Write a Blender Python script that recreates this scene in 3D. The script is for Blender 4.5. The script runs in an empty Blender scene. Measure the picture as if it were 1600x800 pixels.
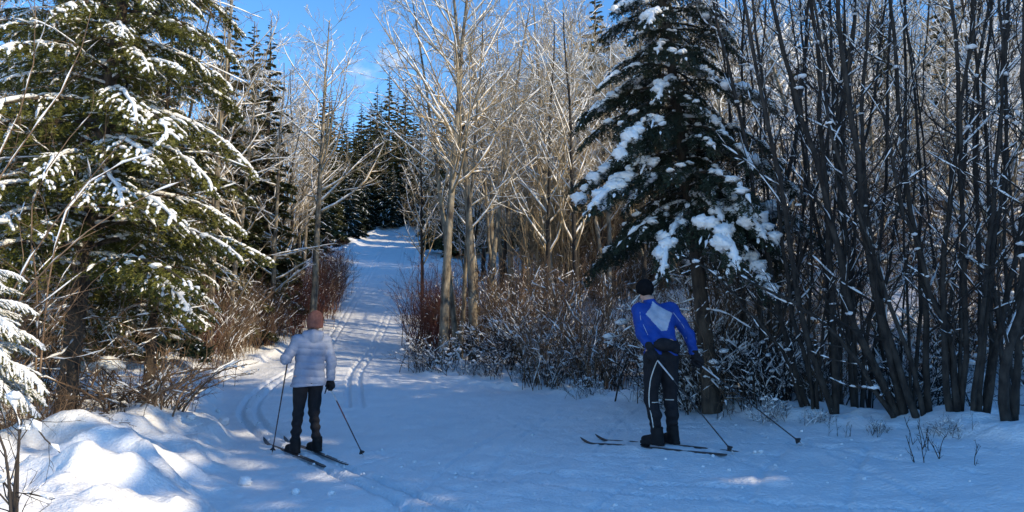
import bpy, math, random
import numpy as np
from mathutils import Vector, Matrix

SC = bpy.context.scene
COL = SC.collection
R = math.radians

# ------------------------------------------------------------------ camera
EYE = 1.6
F = 1156.0                       # focal length in pixels of the 1600 px wide photograph
PITCH = math.atan(100.0 / F)
cam_d = bpy.data.cameras.new('camera')
cam_d.sensor_width = 36.0
cam_d.lens = 36.0 * F / 1600.0
cam_d.clip_start = 0.05
cam_d.clip_end = 3000
cam = bpy.data.objects.new('camera', cam_d)
COL.objects.link(cam)
cam.location = (0, 0, EYE)
cam.rotation_euler = (math.pi / 2 + PITCH, 0, 0)
SC.camera = cam

# ------------------------------------------------------------------ sky, sun, exposure
SUN_AZ, SUN_EL = R(116), R(28)
world = bpy.data.worlds.new('World')
SC.world = world
world.use_nodes = True
nt = world.node_tree
nt.nodes.clear()
n_out = nt.nodes.new('ShaderNodeOutputWorld')
n_bg = nt.nodes.new('ShaderNodeBackground')
n_sky = nt.nodes.new('ShaderNodeTexSky')
n_sky.sky_type = 'NISHITA'
n_sky.sun_disc = False
n_sky.sun_elevation = SUN_EL
n_sky.sun_rotation = SUN_AZ
n_sky.altitude = 800
n_sky.air_density = 1.0
n_sky.dust_density = 0.1
n_sky.ozone_density = 3.0
n_hsv = nt.nodes.new('ShaderNodeHueSaturation')
n_hsv.inputs['Saturation'].default_value = 1.22
n_hsv.inputs['Value'].default_value = 1.4
n_tc = nt.nodes.new('ShaderNodeTexCoord')
# clouds: soft noise in the sky, thickest in one bank low over the trail
n_map = nt.nodes.new('ShaderNodeMapping')
n_map.inputs['Scale'].default_value = (4.5, 4.5, 8.0)
n_noise = nt.nodes.new('ShaderNodeTexNoise')
n_noise.inputs['Scale'].default_value = 1.6
n_noise.inputs['Detail'].default_value = 7
n_noise.inputs['Roughness'].default_value = 0.55
n_dot = nt.nodes.new('ShaderNodeVectorMath'); n_dot.operation = 'DOT_PRODUCT'
cd = Vector((-0.215, 1.0, 0.245)).normalized()
n_dot.inputs[1].default_value = cd
n_near = nt.nodes.new('ShaderNodeMapRange')
n_near.inputs['From Min'].default_value = 0.986
n_near.inputs['From Max'].default_value = 0.999
n_near.inputs['To Min'].default_value = -0.24
n_near.inputs['To Max'].default_value = 0.05
n_addc = nt.nodes.new('ShaderNodeMath'); n_addc.operation = 'ADD'
n_cl = nt.nodes.new('ShaderNodeMapRange')
n_cl.inputs['From Min'].default_value = 0.53
n_cl.inputs['From Max'].default_value = 0.70
n_cl.interpolation_type = 'SMOOTHSTEP'
n_mix = nt.nodes.new('ShaderNodeMix'); n_mix.data_type = 'RGBA'
n_mix.inputs['B'].default_value = (4.6, 4.9, 5.4, 1)
L = nt.links.new
L(n_tc.outputs['Generated'], n_map.inputs['Vector'])
L(n_map.outputs['Vector'], n_noise.inputs['Vector'])
L(n_tc.outputs['Generated'], n_dot.inputs[0])
L(n_dot.outputs['Value'], n_near.inputs['Value'])
L(n_noise.outputs['Fac'], n_addc.inputs[0])
L(n_near.outputs['Result'], n_addc.inputs[1])
L(n_addc.outputs[0], n_cl.inputs['Value'])
L(n_sky.outputs['Color'], n_hsv.inputs['Color'])
L(n_cl.outputs['Result'], n_mix.inputs['Factor'])
L(n_hsv.outputs['Color'], n_mix.inputs['A'])
L(n_mix.outputs['Result'], n_bg.inputs['Color'])
n_bg.inputs['Strength'].default_value = 0.15
L(n_bg.outputs['Background'], n_out.inputs['Surface'])

sun_d = bpy.data.lights.new('sun', 'SUN')
sun_d.energy = 3.9
sun_d.angle = R(0.5)
sun_d.color = (1.0, 0.82, 0.55)
sun = bpy.data.objects.new('sun', sun_d)
COL.objects.link(sun)
SDIR = Vector((math.sin(SUN_AZ) * math.cos(SUN_EL), math.cos(SUN_AZ) * math.cos(SUN_EL), math.sin(SUN_EL)))
sun.rotation_euler = (-SDIR).to_track_quat('-Z', 'Y').to_euler()
sun.location = SDIR * 60

SC.view_settings.view_transform = 'Standard'
SC.view_settings.look = 'None'
SC.view_settings.exposure = 0.46
SC.view_settings.gamma = 1.0
SC.cycles.max_bounces = 4
SC.cycles.diffuse_bounces = 3
SC.cycles.glossy_bounces = 2
SC.cycles.transparent_max_bounces = 4
SC.cycles.use_denoising = True
SC.cycles.use_adaptive_sampling = False

# ------------------------------------------------------------------ small helpers
def pdir(px, py):
    """Direction of a pixel of the 1600x800 photograph, scaled so that its y (depth) is 1."""
    c = np.array([(px - 800) / F, (400 - py) / F, -1.0])
    cp, sp = math.cos(PITCH), math.sin(PITCH)
    d = np.array([c[0], -c[2] * cp - c[1] * sp, -c[2] * sp + c[1] * cp])
    return d / d[1]
def at(px, py, depth):
    return np.array([0, 0, EYE]) + pdir(px, py) * depth

def hash2(ix, iy, seed):
    h = (ix.astype(np.int64) * 374761393 + iy.astype(np.int64) * 668265263 + seed * 1442695041) & 0xffffffff
    h = ((h ^ (h >> 13)) * 1274126177) & 0xffffffff
    h = (h ^ (h >> 16)) & 0xffffffff
    return h / 4294967295.0
def vnoise(x, y, seed=0):
    x = np.asarray(x, float); y = np.asarray(y, float)
    ix = np.floor(x); iy = np.floor(y)
    fx = x - ix; fy = y - iy
    fx = fx * fx * fx * (fx * (fx * 6 - 15) + 10); fy = fy * fy * fy * (fy * (fy * 6 - 15) + 10)
    a = hash2(ix, iy, seed); b = hash2(ix + 1, iy, seed)
    c = hash2(ix, iy + 1, seed); d = hash2(ix + 1, iy + 1, seed)
    return (a * (1 - fx) + b * fx) * (1 - fy) + (c * (1 - fx) + d * fx) * fy
def fbm(x, y, seed=0, octv=4, gain=0.5):
    s = 0; amp = 1; tot = 0
    x = np.asarray(x, float); y = np.asarray(y, float)
    for o in range(octv):
        cs, sn = math.cos(0.6 * o), math.sin(0.6 * o)
        s = s + amp * (vnoise((x * cs - y * sn) * 2 ** o, (x * sn + y * cs) * 2 ** o, seed + 17 * o) - 0.5)
        tot += amp; amp *= gain
    return s / tot * 2
def sst(a, b, x):
    t = np.clip((x - a) / (b - a), 0, 1)
    return t * t * (3 - 2 * t)

class Buf:
    """Collects triangles and quads of one mesh."""
    def __init__(self):
        self.v = []; self.f = []; self.m = []; self.n = 0
    def add(self, v, f, mat=0):
        if len(f) == 0: return
        f = np.asarray(f, np.int64)
        self.v.append(np.asarray(v, float).reshape(-1, 3)); self.f.append(f + self.n)
        self.m.append(np.full(len(f), mat, np.int32))
        self.n += len(self.v[-1])
    def xform(self, M):
        """The collected shapes moved by a 4x4 matrix, as one (verts, [faces], [mats]) tuple."""
        V = np.concatenate(self.v)
        return V @ M[:3, :3].T + M[:3, 3]
    def mesh(self, name, mats, smooth=True):
        me = bpy.data.meshes.new(name)
        V = np.concatenate(self.v) if self.v else np.zeros((0, 3))
        me.vertices.add(len(V)); me.vertices.foreach_set('co', V.ravel().astype(np.float32))
        li = np.concatenate([f.ravel() for f in self.f]).astype(np.int32)
        ln = np.concatenate([np.full(len(f), f.shape[1]) for f in self.f]).astype(np.int32)
        st = np.concatenate([[0], np.cumsum(ln)[:-1]]).astype(np.int32)
        me.loops.add(len(li)); me.loops.foreach_set('vertex_index', li)
        me.polygons.add(len(ln)); me.polygons.foreach_set('loop_start', st)
        me.polygons.foreach_set('material_index', np.concatenate(self.m))
        me.polygons.foreach_set('use_smooth', np.full(len(ln), smooth))
        for m in (mats if isinstance(mats, (list, tuple)) else [mats]): me.materials.append(m)
        me.update(calc_edges=True)
        return me

def link(name, data, parent=None):
    o = bpy.data.objects.new(name, data)
    COL.objects.link(o)
    if parent is not None: o.parent = parent
    return o
def tag(o, label, cat, group=None, kind=None):
    if label: o['label'] = label
    if cat: o['category'] = cat
    if group: o['group'] = group
    if kind: o['kind'] = kind
    return o
def thing(name, label, cat, loc=(0, 0, 0), rz=0.0, group=None, scale=1.0):
    o = link(name, None)
    o.location = loc; o.rotation_euler = (0, 0, rz); o.scale = (scale,) * 3
    o.empty_display_size = 0.2
    return tag(o, label, cat, group)
def copy_tree(o, parent=None):
    c = o.copy(); COL.objects.link(c); c.parent = parent
    for ch in list(o.children): copy_tree(ch, c)
    return c

# ------------------------------------------------------------------ materials (all procedural)
def mat(name, c1, c2=None, scale=6.0, rough=0.75, bump=0.0, bscale=40.0, spec=0.3, island=0.0, stretch=None, detail=4, trans=None):
    m = bpy.data.materials.new(name); m.use_nodes = True
    t = m.node_tree; N = t.nodes; bs = N['Principled BSDF']
    bs.inputs['Roughness'].default_value = rough
    bs.inputs['Specular IOR Level'].default_value = spec
    tc = N.new('ShaderNodeTexCoord')
    vec = tc.outputs['Object']
    if stretch:
        mp = N.new('ShaderNodeMapping'); mp.inputs['Scale'].default_value = stretch
        t.links.new(vec, mp.inputs['Vector']); vec = mp.outputs['Vector']
    c2 = c2 or tuple(0.7 * v for v in c1)
    nz = N.new('ShaderNodeTexNoise'); nz.inputs['Scale'].default_value = scale; nz.inputs['Detail'].default_value = detail
    t.links.new(vec, nz.inputs['Vector'])
    mr = N.new('ShaderNodeMapRange'); mr.inputs['From Min'].default_value = 0.35; mr.inputs['From Max'].default_value = 0.65
    t.links.new(nz.outputs['Fac'], mr.inputs['Value'])
    mx = N.new('ShaderNodeMix'); mx.data_type = 'RGBA'
    mx.inputs['A'].default_value = (*c1, 1); mx.inputs['B'].default_value = (*c2, 1)
    t.links.new(mr.outputs['Result'], mx.inputs['Factor'])
    out = mx.outputs['Result']
    if island:
        g = N.new('ShaderNodeNewGeometry')
        ml = N.new('ShaderNodeMapRange'); ml.inputs['To Min'].default_value = 1 - island; ml.inputs['To Max'].default_value = 1 + island
        t.links.new(g.outputs['Random Per Island'], ml.inputs['Value'])
        vm = N.new('ShaderNodeVectorMath'); vm.operation = 'SCALE'
        t.links.new(out, vm.inputs[0]); t.links.new(ml.outputs['Result'], vm.inputs['Scale'])
        out = vm.outputs['Vector']
    t.links.new(out, bs.inputs['Base Color'])
    if bump:
        bn = N.new('ShaderNodeTexNoise'); bn.inputs['Scale'].default_value = bscale; bn.inputs['Detail'].default_value = 5
        t.links.new(vec, bn.inputs['Vector'])
        bp = N.new('ShaderNodeBump'); bp.inputs['Strength'].default_value = bump; bp.inputs['Distance'].default_value = 0.02
        t.links.new(bn.outputs['Fac'], bp.inputs['Height']); t.links.new(bp.outputs['Normal'], bs.inputs['Normal'])
    if trans:
        tr = N.new('ShaderNodeBsdfTranslucent'); tr.inputs['Color'].default_value = (*trans, 1)
        ms = N.new('ShaderNodeMixShader'); ms.inputs['Fac'].default_value = 0.25
        t.links.new(bs.outputs['BSDF'], ms.inputs[1]); t.links.new(tr.outputs['BSDF'], ms.inputs[2])
        t.links.new(ms.outputs['Shader'], N['Material Output'].inputs['Surface'])
    return m

M = {}
M['snow'] = mat('snow_ground', (0.86, 0.87, 0.88), (0.80, 0.82, 0.84), 1.3, 0.55, 0.9, 34.0, 0.35)
M['trail'] = mat('groomed_snow', (0.84, 0.855, 0.875), (0.77, 0.795, 0.825), 2.2, 0.5, 0.9, 26.0, 0.35)
M['bsnow'] = mat('branch_snow', (0.86, 0.87, 0.88), (0.80, 0.82, 0.84), 9.0, 0.6, 0.5, 60.0, 0.3)
M['bark_fir'] = mat('fir_bark', (0.105, 0.082, 0.062), (0.035, 0.029, 0.025), 12, 0.9, 1.0, 40, 0.2, stretch=(1, 1, 0.35))
M['bark_alder'] = mat('alder_bark', (0.060, 0.053, 0.046), (0.022, 0.020, 0.019), 14, 0.9, 1.0, 40, 0.2, stretch=(1, 1, 0.5))
M['bark_birch'] = mat('birch_bark', (0.33, 0.285, 0.21), (0.06, 0.05, 0.042), 7, 0.85, 0.9, 30, 0.2, stretch=(1, 1, 0.45), detail=8)
M['twig'] = mat('tan_twigs', (0.42, 0.335, 0.21), (0.24, 0.185, 0.115), 2, 0.85, island=0.35)
M['twig_dark'] = mat('dark_twigs', (0.042, 0.035, 0.030), (0.018, 0.016, 0.015), 2, 0.85, island=0.35)
M['twig_red'] = mat('red_twigs', (0.15, 0.055, 0.045), (0.09, 0.05, 0.04), 2, 0.8, island=0.4)
M['twig_brown'] = mat('brown_twigs', (0.20, 0.135, 0.085), (0.09, 0.06, 0.042), 2, 0.85, island=0.4)
M['needle'] = mat('olive_needles', (0.17, 0.165, 0.036), (0.075, 0.088, 0.024), 1.6, 0.6, island=0.4, trans=(0.11, 0.12, 0.02))
M['needle_dk'] = mat('dark_fir_needles', (0.030, 0.042, 0.022), (0.016, 0.026, 0.015), 1.6, 0.6, island=0.35)
M['needle_far'] = mat('far_needles', (0.085, 0.085, 0.026), (0.045, 0.052, 0.020), 0.8, 0.7, island=0.4)

# ------------------------------------------------------------------ terrain
def sint(y, xs, ys, w):
    y = np.asarray(y, float)
    return sum(np.interp(y + k * w, xs, ys) for k in (-1, -0.67, -0.33, 0, 0.33, 0.67, 1)) / 7
BX = [-60, -5, 0, 10, 13, 17, 22, 28, 40, 55, 65, 75, 100, 200, 700]
BZ = [-1.5, -0.05, 0, 0, 0.07, 0.25, 0.55, 1.6, 4.0, 7.0, 8.9, 10.6, 14, 26, 40]
EX = [-60, 0, 4, 5.5, 7.7, 10.5, 13, 17, 28, 40, 55, 65, 75, 90, 140, 700]
ELX = [-4, -1.2, -1.35, -1.9, -2.75, -3.9, -5.1, -6.6, -6.9, -8.6, -11, -11.9, -11, -4, 30, 300]
ERX_Y = [-60, 0, 4, 6.2, 8.3, 12, 15, 17.2, 22, 28, 40, 55, 65, 75, 90, 140, 700]
ERX = [9, 7.4, 5.6, 4.35, 3.2, 1.7, 0.2, -2.1, -3.4, -4.3, -5.5, -7.2, -8.2, -7, 1, 36, 306]
def el(y): return sint(y, EX, ELX, 1.0)
def er(y): return sint(y, ERX_Y, ERX, 0.9)
TRACK_A = [(0.9, 4.0), (-0.6, 6.3), (-2.45, 9.0), (-4.0, 11.2), (-4.95, 14.0), (-5.35, 17.0), (-5.75, 23.0), (-7.2, 35.0), (-9.2, 52.0), (-10.2, 62)]
TRACK_B = [(-2.6, 12.5), (-3.4, 16.0), (-3.9, 18.5), (-4.4, 24), (-4.75, 28), (-5.6, 36), (-8.0, 55), (-9, 63)]
def smooth_line(pts, n=120):
    p = np.array(pts, float); s = np.concatenate([[0], np.cumsum(np.linalg.norm(np.diff(p, axis=0), axis=1))])
    q = np.linspace(0, s[-1], n)
    w = s[-1] * 0.035
    return np.stack([sint(q, s, p[:, 0], w), sint(q, s, p[:, 1], w)], 1)
_rng = np.random.default_rng(5)
GROOVES = []                                             # (polyline, half width, depth)
for T in (TRACK_A, TRACK_B):
    c = smooth_line(T); t = np.gradient(c, axis=0); t /= np.linalg.norm(t, axis=1)[:, None]
    nn = np.stack([t[:, 1], -t[:, 0]], 1)
    for s in (-1, 1): GROOVES.append((c + nn * s * 0.12, 0.044, 0.055))
for k in range(34):                                      # skating strokes and old marks on the wide part
    x0, y0 = _rng.uniform(-2.0, 3.6), _rng.uniform(4.6, 11.5)
    a = _rng.choice([R(24), R(-20), R(58), R(50)]) + _rng.normal(0, 0.12); l = _rng.uniform(0.8, 2.4)
    q = np.linspace(-l, l, 14)[:, None]
    GROOVES.append((np.array([[x0, y0]]) + q * np.array([[-math.sin(a), math.cos(a)]]) + 0.04 * q ** 2 * np.array([[math.cos(a), math.sin(a)]]), _rng.uniform(0.020, 0.038), _rng.uniform(0.010, 0.022)))
POST = [(-2.9, 5.9, .32, .13), (-3.5, 6.5, .35, .16), (-4.3, 7.0, .3, .12), (-3.1, 7.1, .26, .12), (-4.9, 7.8, .4, .14), (-2.5, 5.3, .25, .1), (-3.9, 5.6, .4, .1), (-4.0, 8.0, .4, .16), (-5.2, 6.6, .5, .12)]
def height(x, y, fine=True):
    x = np.asarray(x, float); y = np.asarray(y, float)
    h = sint(y, BX, BZ, 2.0)
    h = h + 0.105 * np.clip(x + 1, 0, 6) * (1 - sst(11, 17, y)) * sst(-6, 2, y)
    wob = 0.25 * fbm(x * 0.9, y * 0.9, 3, 3)
    dl = el(y) - x + wob; dr = x - er(y) + wob
    near = 1 - sst(14, 26, y)
    out = sst(0.0, 1.1, dl)
    h = h + out * (0.18 + 0.20 * near) + np.clip(dl - 2, 0, 40) * 0.07 * (0.4 + 0.6 * sst(8, 20, y))
    h = h + sst(0.1, 1.4, dl) * (0.30 * fbm(x * 0.55, y * 0.55, 11, 3) + 0.16 * fbm(x * 1.7 + .4 * y, y * 1.4, 12, 3) - 0.08 * np.abs(fbm(x * 1.3 + .5 * y, y * 1.1, 13, 4)) + 0.02)
    h = h + 0.16 * np.exp(-((dl - 0.32) / 0.22) ** 2) * sst(7, 9.5, y) * (1 - sst(20, 26, y)) * (0.7 + 0.6 * fbm(x * 1.5, y * 1.5, 14, 2))
    h = h + 0.08 * sst(0, 0.35, dr) * (1 + fbm(x * 2, y * 2, 15, 2)) - 0.30 * sst(0.4, 2.6, dr) * (1 - sst(12, 20, y))
    hill = np.clip(dr - 3.2, 0, 60)
    h = h + 0.25 * hill * sst(3, 13, y) * (1 - 0.35 * sst(40, 70, y)) / (1 + hill / 90)
    h = h + sst(0.2, 2, dr) * 0.22 * fbm(x * 0.5, y * 0.5, 21, 3)
    ahead = sst(66, 73, y + 0.5 * (x + 9)) * np.clip(1 - sst(0, 16, np.abs(x + 11)), 0, 1)
    h = h + 1.3 * ahead
    if fine:
        on = (1 - sst(0, 0.3, dl)) * (1 - sst(0, 0.3, dr))
        ns = 1 - sst(25, 45, y)
        h = h + on * ns * (0.022 * fbm(x * 1.6, y * 1.2, 31, 3) + 0.013 * fbm(x * 6, y * 6, 32, 3) + 0.010 * fbm(x * 12, y * 5, 36, 2))
        h = h + (1 - on) * ns * (0.045 * fbm(x * 4, y * 4, 33, 3) + 0.022 * fbm(x * 11, y * 9, 34, 2))
        for (cx, cy, rr, dd) in POST:
            q = ((x - cx) ** 2 + (y - cy) ** 2) / rr ** 2
            q = q * (1 + 0.5 * fbm(x * 3, y * 3, 35, 2))
            h = h - dd * np.exp(-q * 1.5) + 0.4 * dd * np.exp(-((np.sqrt(q) - 1.35) / .35) ** 2)
    return h
def groove_field(x, y):
    """Depth pressed into the snow by the ski tracks, at flat arrays x, y."""
    d = np.zeros_like(x)
    for (ln, hw, dep) in GROOVES:
        lo = ln.min(0) - 0.3; hi = ln.max(0) + 0.3
        idx = np.nonzero((x > lo[0]) & (x < hi[0]) & (y > lo[1]) & (y < hi[1]))[0]
        if len(idx) == 0: continue
        px, py = x[idx], y[idx]
        best = np.full(len(idx), 9.0)
        for a, b in zip(ln[:-1], ln[1:]):
            ab = b - a
            t = np.clip(((px - a[0]) * ab[0] + (py - a[1]) * ab[1]) / (ab @ ab + 1e-9), 0, 1)
            best = np.minimum(best, (px - a[0] - t * ab[0]) ** 2 + (py - a[1] - t * ab[1]) ** 2)
        q = np.sqrt(best) / hw
        dep = dep * (1 - 0.75 * sst(14, 34, py)) * (0.8 + 0.5 * vnoise(px * 3, py * 3, 50))
        d[idx] -= dep * (1 - sst(0.6, 1.35, q)) - 0.22 * dep * np.exp(-((q - 1.75) / 0.4) ** 2)
    return d
def hgt(x, y):
    xa = np.atleast_1d(np.asarray(x, float)); ya = np.atleast_1d(np.asarray(y, float))
    return float(height(xa, ya, True)[0])
def gpt(px, py, near=3.0, far=160.0):
    """Where the ray through a photograph pixel meets the ground."""
    d = pdir(px, py)
    t = np.geomspace(near, far, 900)
    q = d[2] * t + EYE - height(d[0] * t, t, False)
    i = np.nonzero(q < 0)[0]
    k = t[i[0]] if len(i) else far
    return np.array([d[0] * k, k, hgt(d[0] * k, k)])

def build_ground():
    ys = [3.0]
    while ys[-1] < 130: ys.append(ys[-1] + max(0.030, 0.0075 * ys[-1]))
    while ys[-1] < 650: ys.append(ys[-1] * 1.08)
    back = [2.9]
    while back[-1] > -60: back.append(back[-1] - 0.06 - 0.12 * (2.9 - back[-1]))
    Y = np.array(back[::-1] + ys)
    xs = [0.0]
    while xs[-1] < 320: xs.append(xs[-1] + (0.034 if xs[-1] < 6.4 else 0.034 + 0.045 * (xs[-1] - 6.4)))
    X = np.array([-v for v in xs[:0:-1]] + xs) - 0.8
    gx, gy = np.meshgrid(X, Y)
    x = gx.ravel(); y = gy.ravel()
    # shear the columns so that they follow the trail uphill
    x = x + sint(y, [-60, 12, 28, 65, 90, 700], [0, 0, -5, -9.2, -3, -3], 3.0) * np.exp(-(np.abs(x) / 60) ** 2)
    z = height(x, y) + groove_field(x, y)
    V = np.stack([x, y, z], 1)
    nr, nc = gx.shape
    i = np.arange(nr * nc).reshape(nr, nc)
    Fq = np.stack([i[:-1, :-1], i[:-1, 1:], i[1:, 1:], i[1:, :-1]], -1).reshape(-1, 4)
    cx = x[Fq].mean(1); cy = y[Fq].mean(1)
    edge = 0.06 * fbm(cx * 2, cy * 2, 40, 2)
    on = (cx > el(cy) + edge) & (cx < er(cy) + edge) & (cy > -20) & (cy < 120)
    # vertex normals of the whole sheet, so that the two meshes meet without a seam
    full = Buf(); full.add(V, Fq)
    me0 = full.mesh('tmp', M['snow']); nrm = np.zeros(len(V) * 3, np.float32)
    me0.vertex_normals.foreach_get('vector', nrm); nrm = nrm.reshape(-1, 3); bpy.data.meshes.remove(me0)
    for nm, msk, mt in (('snow_ground', ~on, M['snow']), ('ski_trail', on, M['trail'])):
        f = Fq[msk]; u, inv = np.unique(f.ravel(), return_inverse=True)
        b = Buf(); b.add(V[u], inv.reshape(-1, 4))
        me = b.mesh(nm, mt)
        me.normals_split_custom_set_from_vertices([tuple(v) for v in nrm[u]])
        o = link(nm, me); o['kind'] = 'structure'
        o['label'] = 'deep undisturbed snow on both sides of the trail' if nm == 'snow_ground' else 'groomed snow trail with ski tracks climbing into the wood'
build_ground()

# ------------------------------------------------------------------ plant builders
def stuff(o): o['kind'] = 'stuff'; return o                    # snow patches, twigs: too many and small to pick apart
def unit(v): return v / (np.linalg.norm(v, axis=-1, keepdims=True) + 1e-12)
ZUP = np.array([0, 0, 1.0])
def tubes(buf, P, Rd, n=3, mt=0, eps=5e-4, cap=False):
    """Tubes along polylines P (B,K,3) with radii Rd (B,K)."""
    P = np.asarray(P, float); Rd = np.asarray(Rd, float)
    if len(P) == 0: return
    B, K, _ = P.shape
    T = unit(np.gradient(P, axis=1))
    mean = unit(P[:, -1] - P[:, 0] + 1e-9)
    ref = np.where(np.abs(mean[:, 2:3]) > 0.8, np.array([[1.0, 0.0, 0.0]]), ZUP[None])[:, None, :]
    N = unit(np.cross(T, ref)); Bn = np.cross(T, N)
    a = np.arange(n) * 2 * math.pi / n
    V = P[:, :, None] + Rd[:, :, None, None] * (N[:, :, None] * np.cos(a)[None, None, :, None] + Bn[:, :, None] * np.sin(a)[None, None, :, None])
    base = np.arange(B * K).reshape(B, K)[:, :-1, None] * n
    j = np.arange(n)[None, None]; j2 = (j + 1) % n
    Fq = np.stack([base + j, base + j2, base + n + j2, base + n + j], -1)
    keep = (np.maximum(Rd[:, :-1], Rd[:, 1:]) > eps)[:, :, None] & np.ones((1, 1, n), bool)
    f = Fq[keep]
    if len(f) == 0: return
    u, inv = np.unique(f.ravel(), return_inverse=True)
    buf.add(V.reshape(-1, 3)[u], inv.reshape(-1, 4), mt)

def interp_poly(P, Rd, b, t):
    K = P.shape[1]
    s = np.clip(t, 0, 0.9999) * (K - 1); i = s.astype(int); f = (s - i)[:, None]
    p = P[b, i] * (1 - f) + P[b, i + 1] * f
    tan = unit(P[b, i + 1] - P[b, i])
    r = Rd[b, i] * (1 - f[:, 0]) + Rd[b, i + 1] * f[:, 0]
    return p, tan, r
def plen(P): return np.linalg.norm(np.diff(P, axis=1), axis=2).sum(1)

def grow(rng, P, Rd, nper, t0=0.15, t1=0.98, ang=(35, 60), lenf=0.45, K=5, up=0.2, wob=0.25, rf=0.6, rmin=0.003, tip=0.5, taper=0.6, flat=0.0, dens=None):
    """Side shoots of polylines; returns (P, R) of the next level."""
    Ln = plen(P)
    if dens: cnt = np.maximum(1, (Ln * dens + rng.random(len(P))).astype(int))
    else: cnt = np.full(len(P), nper)
    b = np.repeat(np.arange(len(P)), cnt)
    k = np.concatenate([np.arange(c) for c in cnt]); c = cnt[b]
    u = (k + rng.random(len(b))) / c
    t = t0 + (t1 - t0) * u
    p, T, r = interp_poly(P, Rd, b, t)
    rv = unit(rng.normal(size=(len(b), 3)))
    if flat: rv[:, 2] *= (1 - flat); rv = unit(rv)
    S = unit(np.cross(T, rv)); 
    if flat: S = unit(S * np.array([1, 1, 1 - flat]))
    a = np.radians(rng.uniform(ang[0], ang[1], len(b)))[:, None]
    D = unit(T * np.cos(a) + S * np.sin(a))
    l = Ln[b] * lenf * (1 - taper * u) * rng.uniform(0.6, 1.15, len(b))
    step = (l / (K - 1))[:, None]
    pts = [p]; d = D
    bend = rng.normal(0, wob, (len(b), 3))
    for q in range(K - 1):
        d = unit(d + (up * ZUP[None] + bend * 0.5 + rng.normal(0, wob, (len(b), 3))) / (K - 1) * 1.5)
        pts.append(pts[-1] + d * step)
    PP = np.stack(pts, 1)
    r0 = np.maximum(np.minimum(r * rf, l * 0.03), rmin)
    w = np.linspace(0, 1, K)[None]
    RR = np.maximum(r0[:, None] * (1 - w * (1 - tip * 0.4)), rmin * (1 - 0.5 * w))
    return PP, RR

def snow_on(buf, rng, P, Rd, cover=0.5, thick=0.03, n=4, minw=0.3, mt=0, up=0.75, sub=2):
    """Snow lying along the upper side of branches, in broken lengths that taper out."""
    if len(P) == 0: return
    B, K, _ = P.shape
    if sub > 1:
        K2 = (K - 1) * sub + 1
        s = np.linspace(0, K - 1.0001, K2); i = s.astype(int); f = (s - i)[None, :, None]
        P = P[:, i] * (1 - f) + P[:, i + 1] * f
        Rd = Rd[:, i] * (1 - f[..., 0]) + Rd[:, i + 1] * f[..., 0]; K = K2
    T = unit(np.gradient(P, axis=1))
    U = ZUP - T * T[..., 2:3]; w = np.linalg.norm(U, axis=-1); U = unit(U)
    g = rng.random((B, K)); g = (g + np.roll(g, 1, 1)) / 2
    g = g * 0.6 + rng.random((B, 1)) * 0.4
    gate = np.clip((g - (1 - cover)) / 0.12, 0, 1) * np.clip((w - minw) / 0.25, 0, 1)
    gate = np.sqrt(gate)
    gate[:, 0] = 0; gate[:, -1] = 0
    rs = gate * (0.55 * np.minimum(Rd, 0.06) + thick * rng.uniform(0.45, 1.1, (B, K)))
    C = P + U * (Rd * up + rs * 0.35)[..., None]
    tubes(buf, C, rs, n, mt, eps=0.003)

def uv_sphere(nu=9, nv=6):
    V = [(0, 0, 1)]
    for i in range(1, nv):
        th = math.pi * i / nv
        for j in range(nu):
            ph = 2 * math.pi * (j + 0.5 * (i % 2)) / nu
            V.append((math.sin(th) * math.cos(ph), math.sin(th) * math.sin(ph), math.cos(th)))
    V.append((0, 0, -1)); Fc = []
    for j in range(nu): Fc.append((0, 1 + j, 1 + (j + 1) % nu))
    for i in range(nv - 2):
        a = 1 + i * nu
        for j in range(nu):
            j2 = (j + 1) % nu
            Fc.append((a + j, a + nu + j, a + nu + j2)); Fc.append((a + j, a + nu + j2, a + j2))
    e = len(V) - 1; a = 1 + (nv - 2) * nu
    for j in range(nu): Fc.append((a + j, e, a + (j + 1) % nu))
    return np.array(V), np.array(Fc)
SPH_V, SPH_F = uv_sphere()
SPH_VH, SPH_FH = uv_sphere(18, 12)
def lumps(buf, rng, C, rad, mt=0, rough=0.25, hi=False):
    """Irregular snow lumps at centres C (B,3) with radii rad (B,3)."""
    C = np.asarray(C, float); rad = np.asarray(rad, float)
    SV, SF = (SPH_VH, SPH_FH) if hi else (SPH_V, SPH_F)
    B = len(C); n = len(SV)
    if hi:
        nz = sum(vnoise(SV[:, 0] * f + 9.1 * f + SV[:, 2] * 1.7 * f, SV[:, 1] * f + 3.3 * f - SV[:, 2] * f, int(rng.integers(999))) / f ** .7 for f in (1.6, 3.4, 7.0))[None, :] * 1.0
        nz = nz - nz.mean()
        sc = 1 + rough * 2.2 * nz[..., None] * np.ones((B, 1, 1))
    else: sc = 1 + rough * rng.normal(0, 0.6, (B, n, 1)).clip(-1, 1)
    a = rng.random(B) * 6.28
    c, s = np.cos(a), np.sin(a)
    v = SV[None] * sc * rad[:, None]
    v = np.stack([v[..., 0] * c[:, None] - v[..., 1] * s[:, None], v[..., 0] * s[:, None] + v[..., 1] * c[:, None], v[..., 2]], -1)
    V = v + C[:, None]
    f = SF[None] + (np.arange(B) * n)[:, None, None]
    buf.add(V.reshape(-1, 3), f.reshape(-1, 3), mt)

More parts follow.
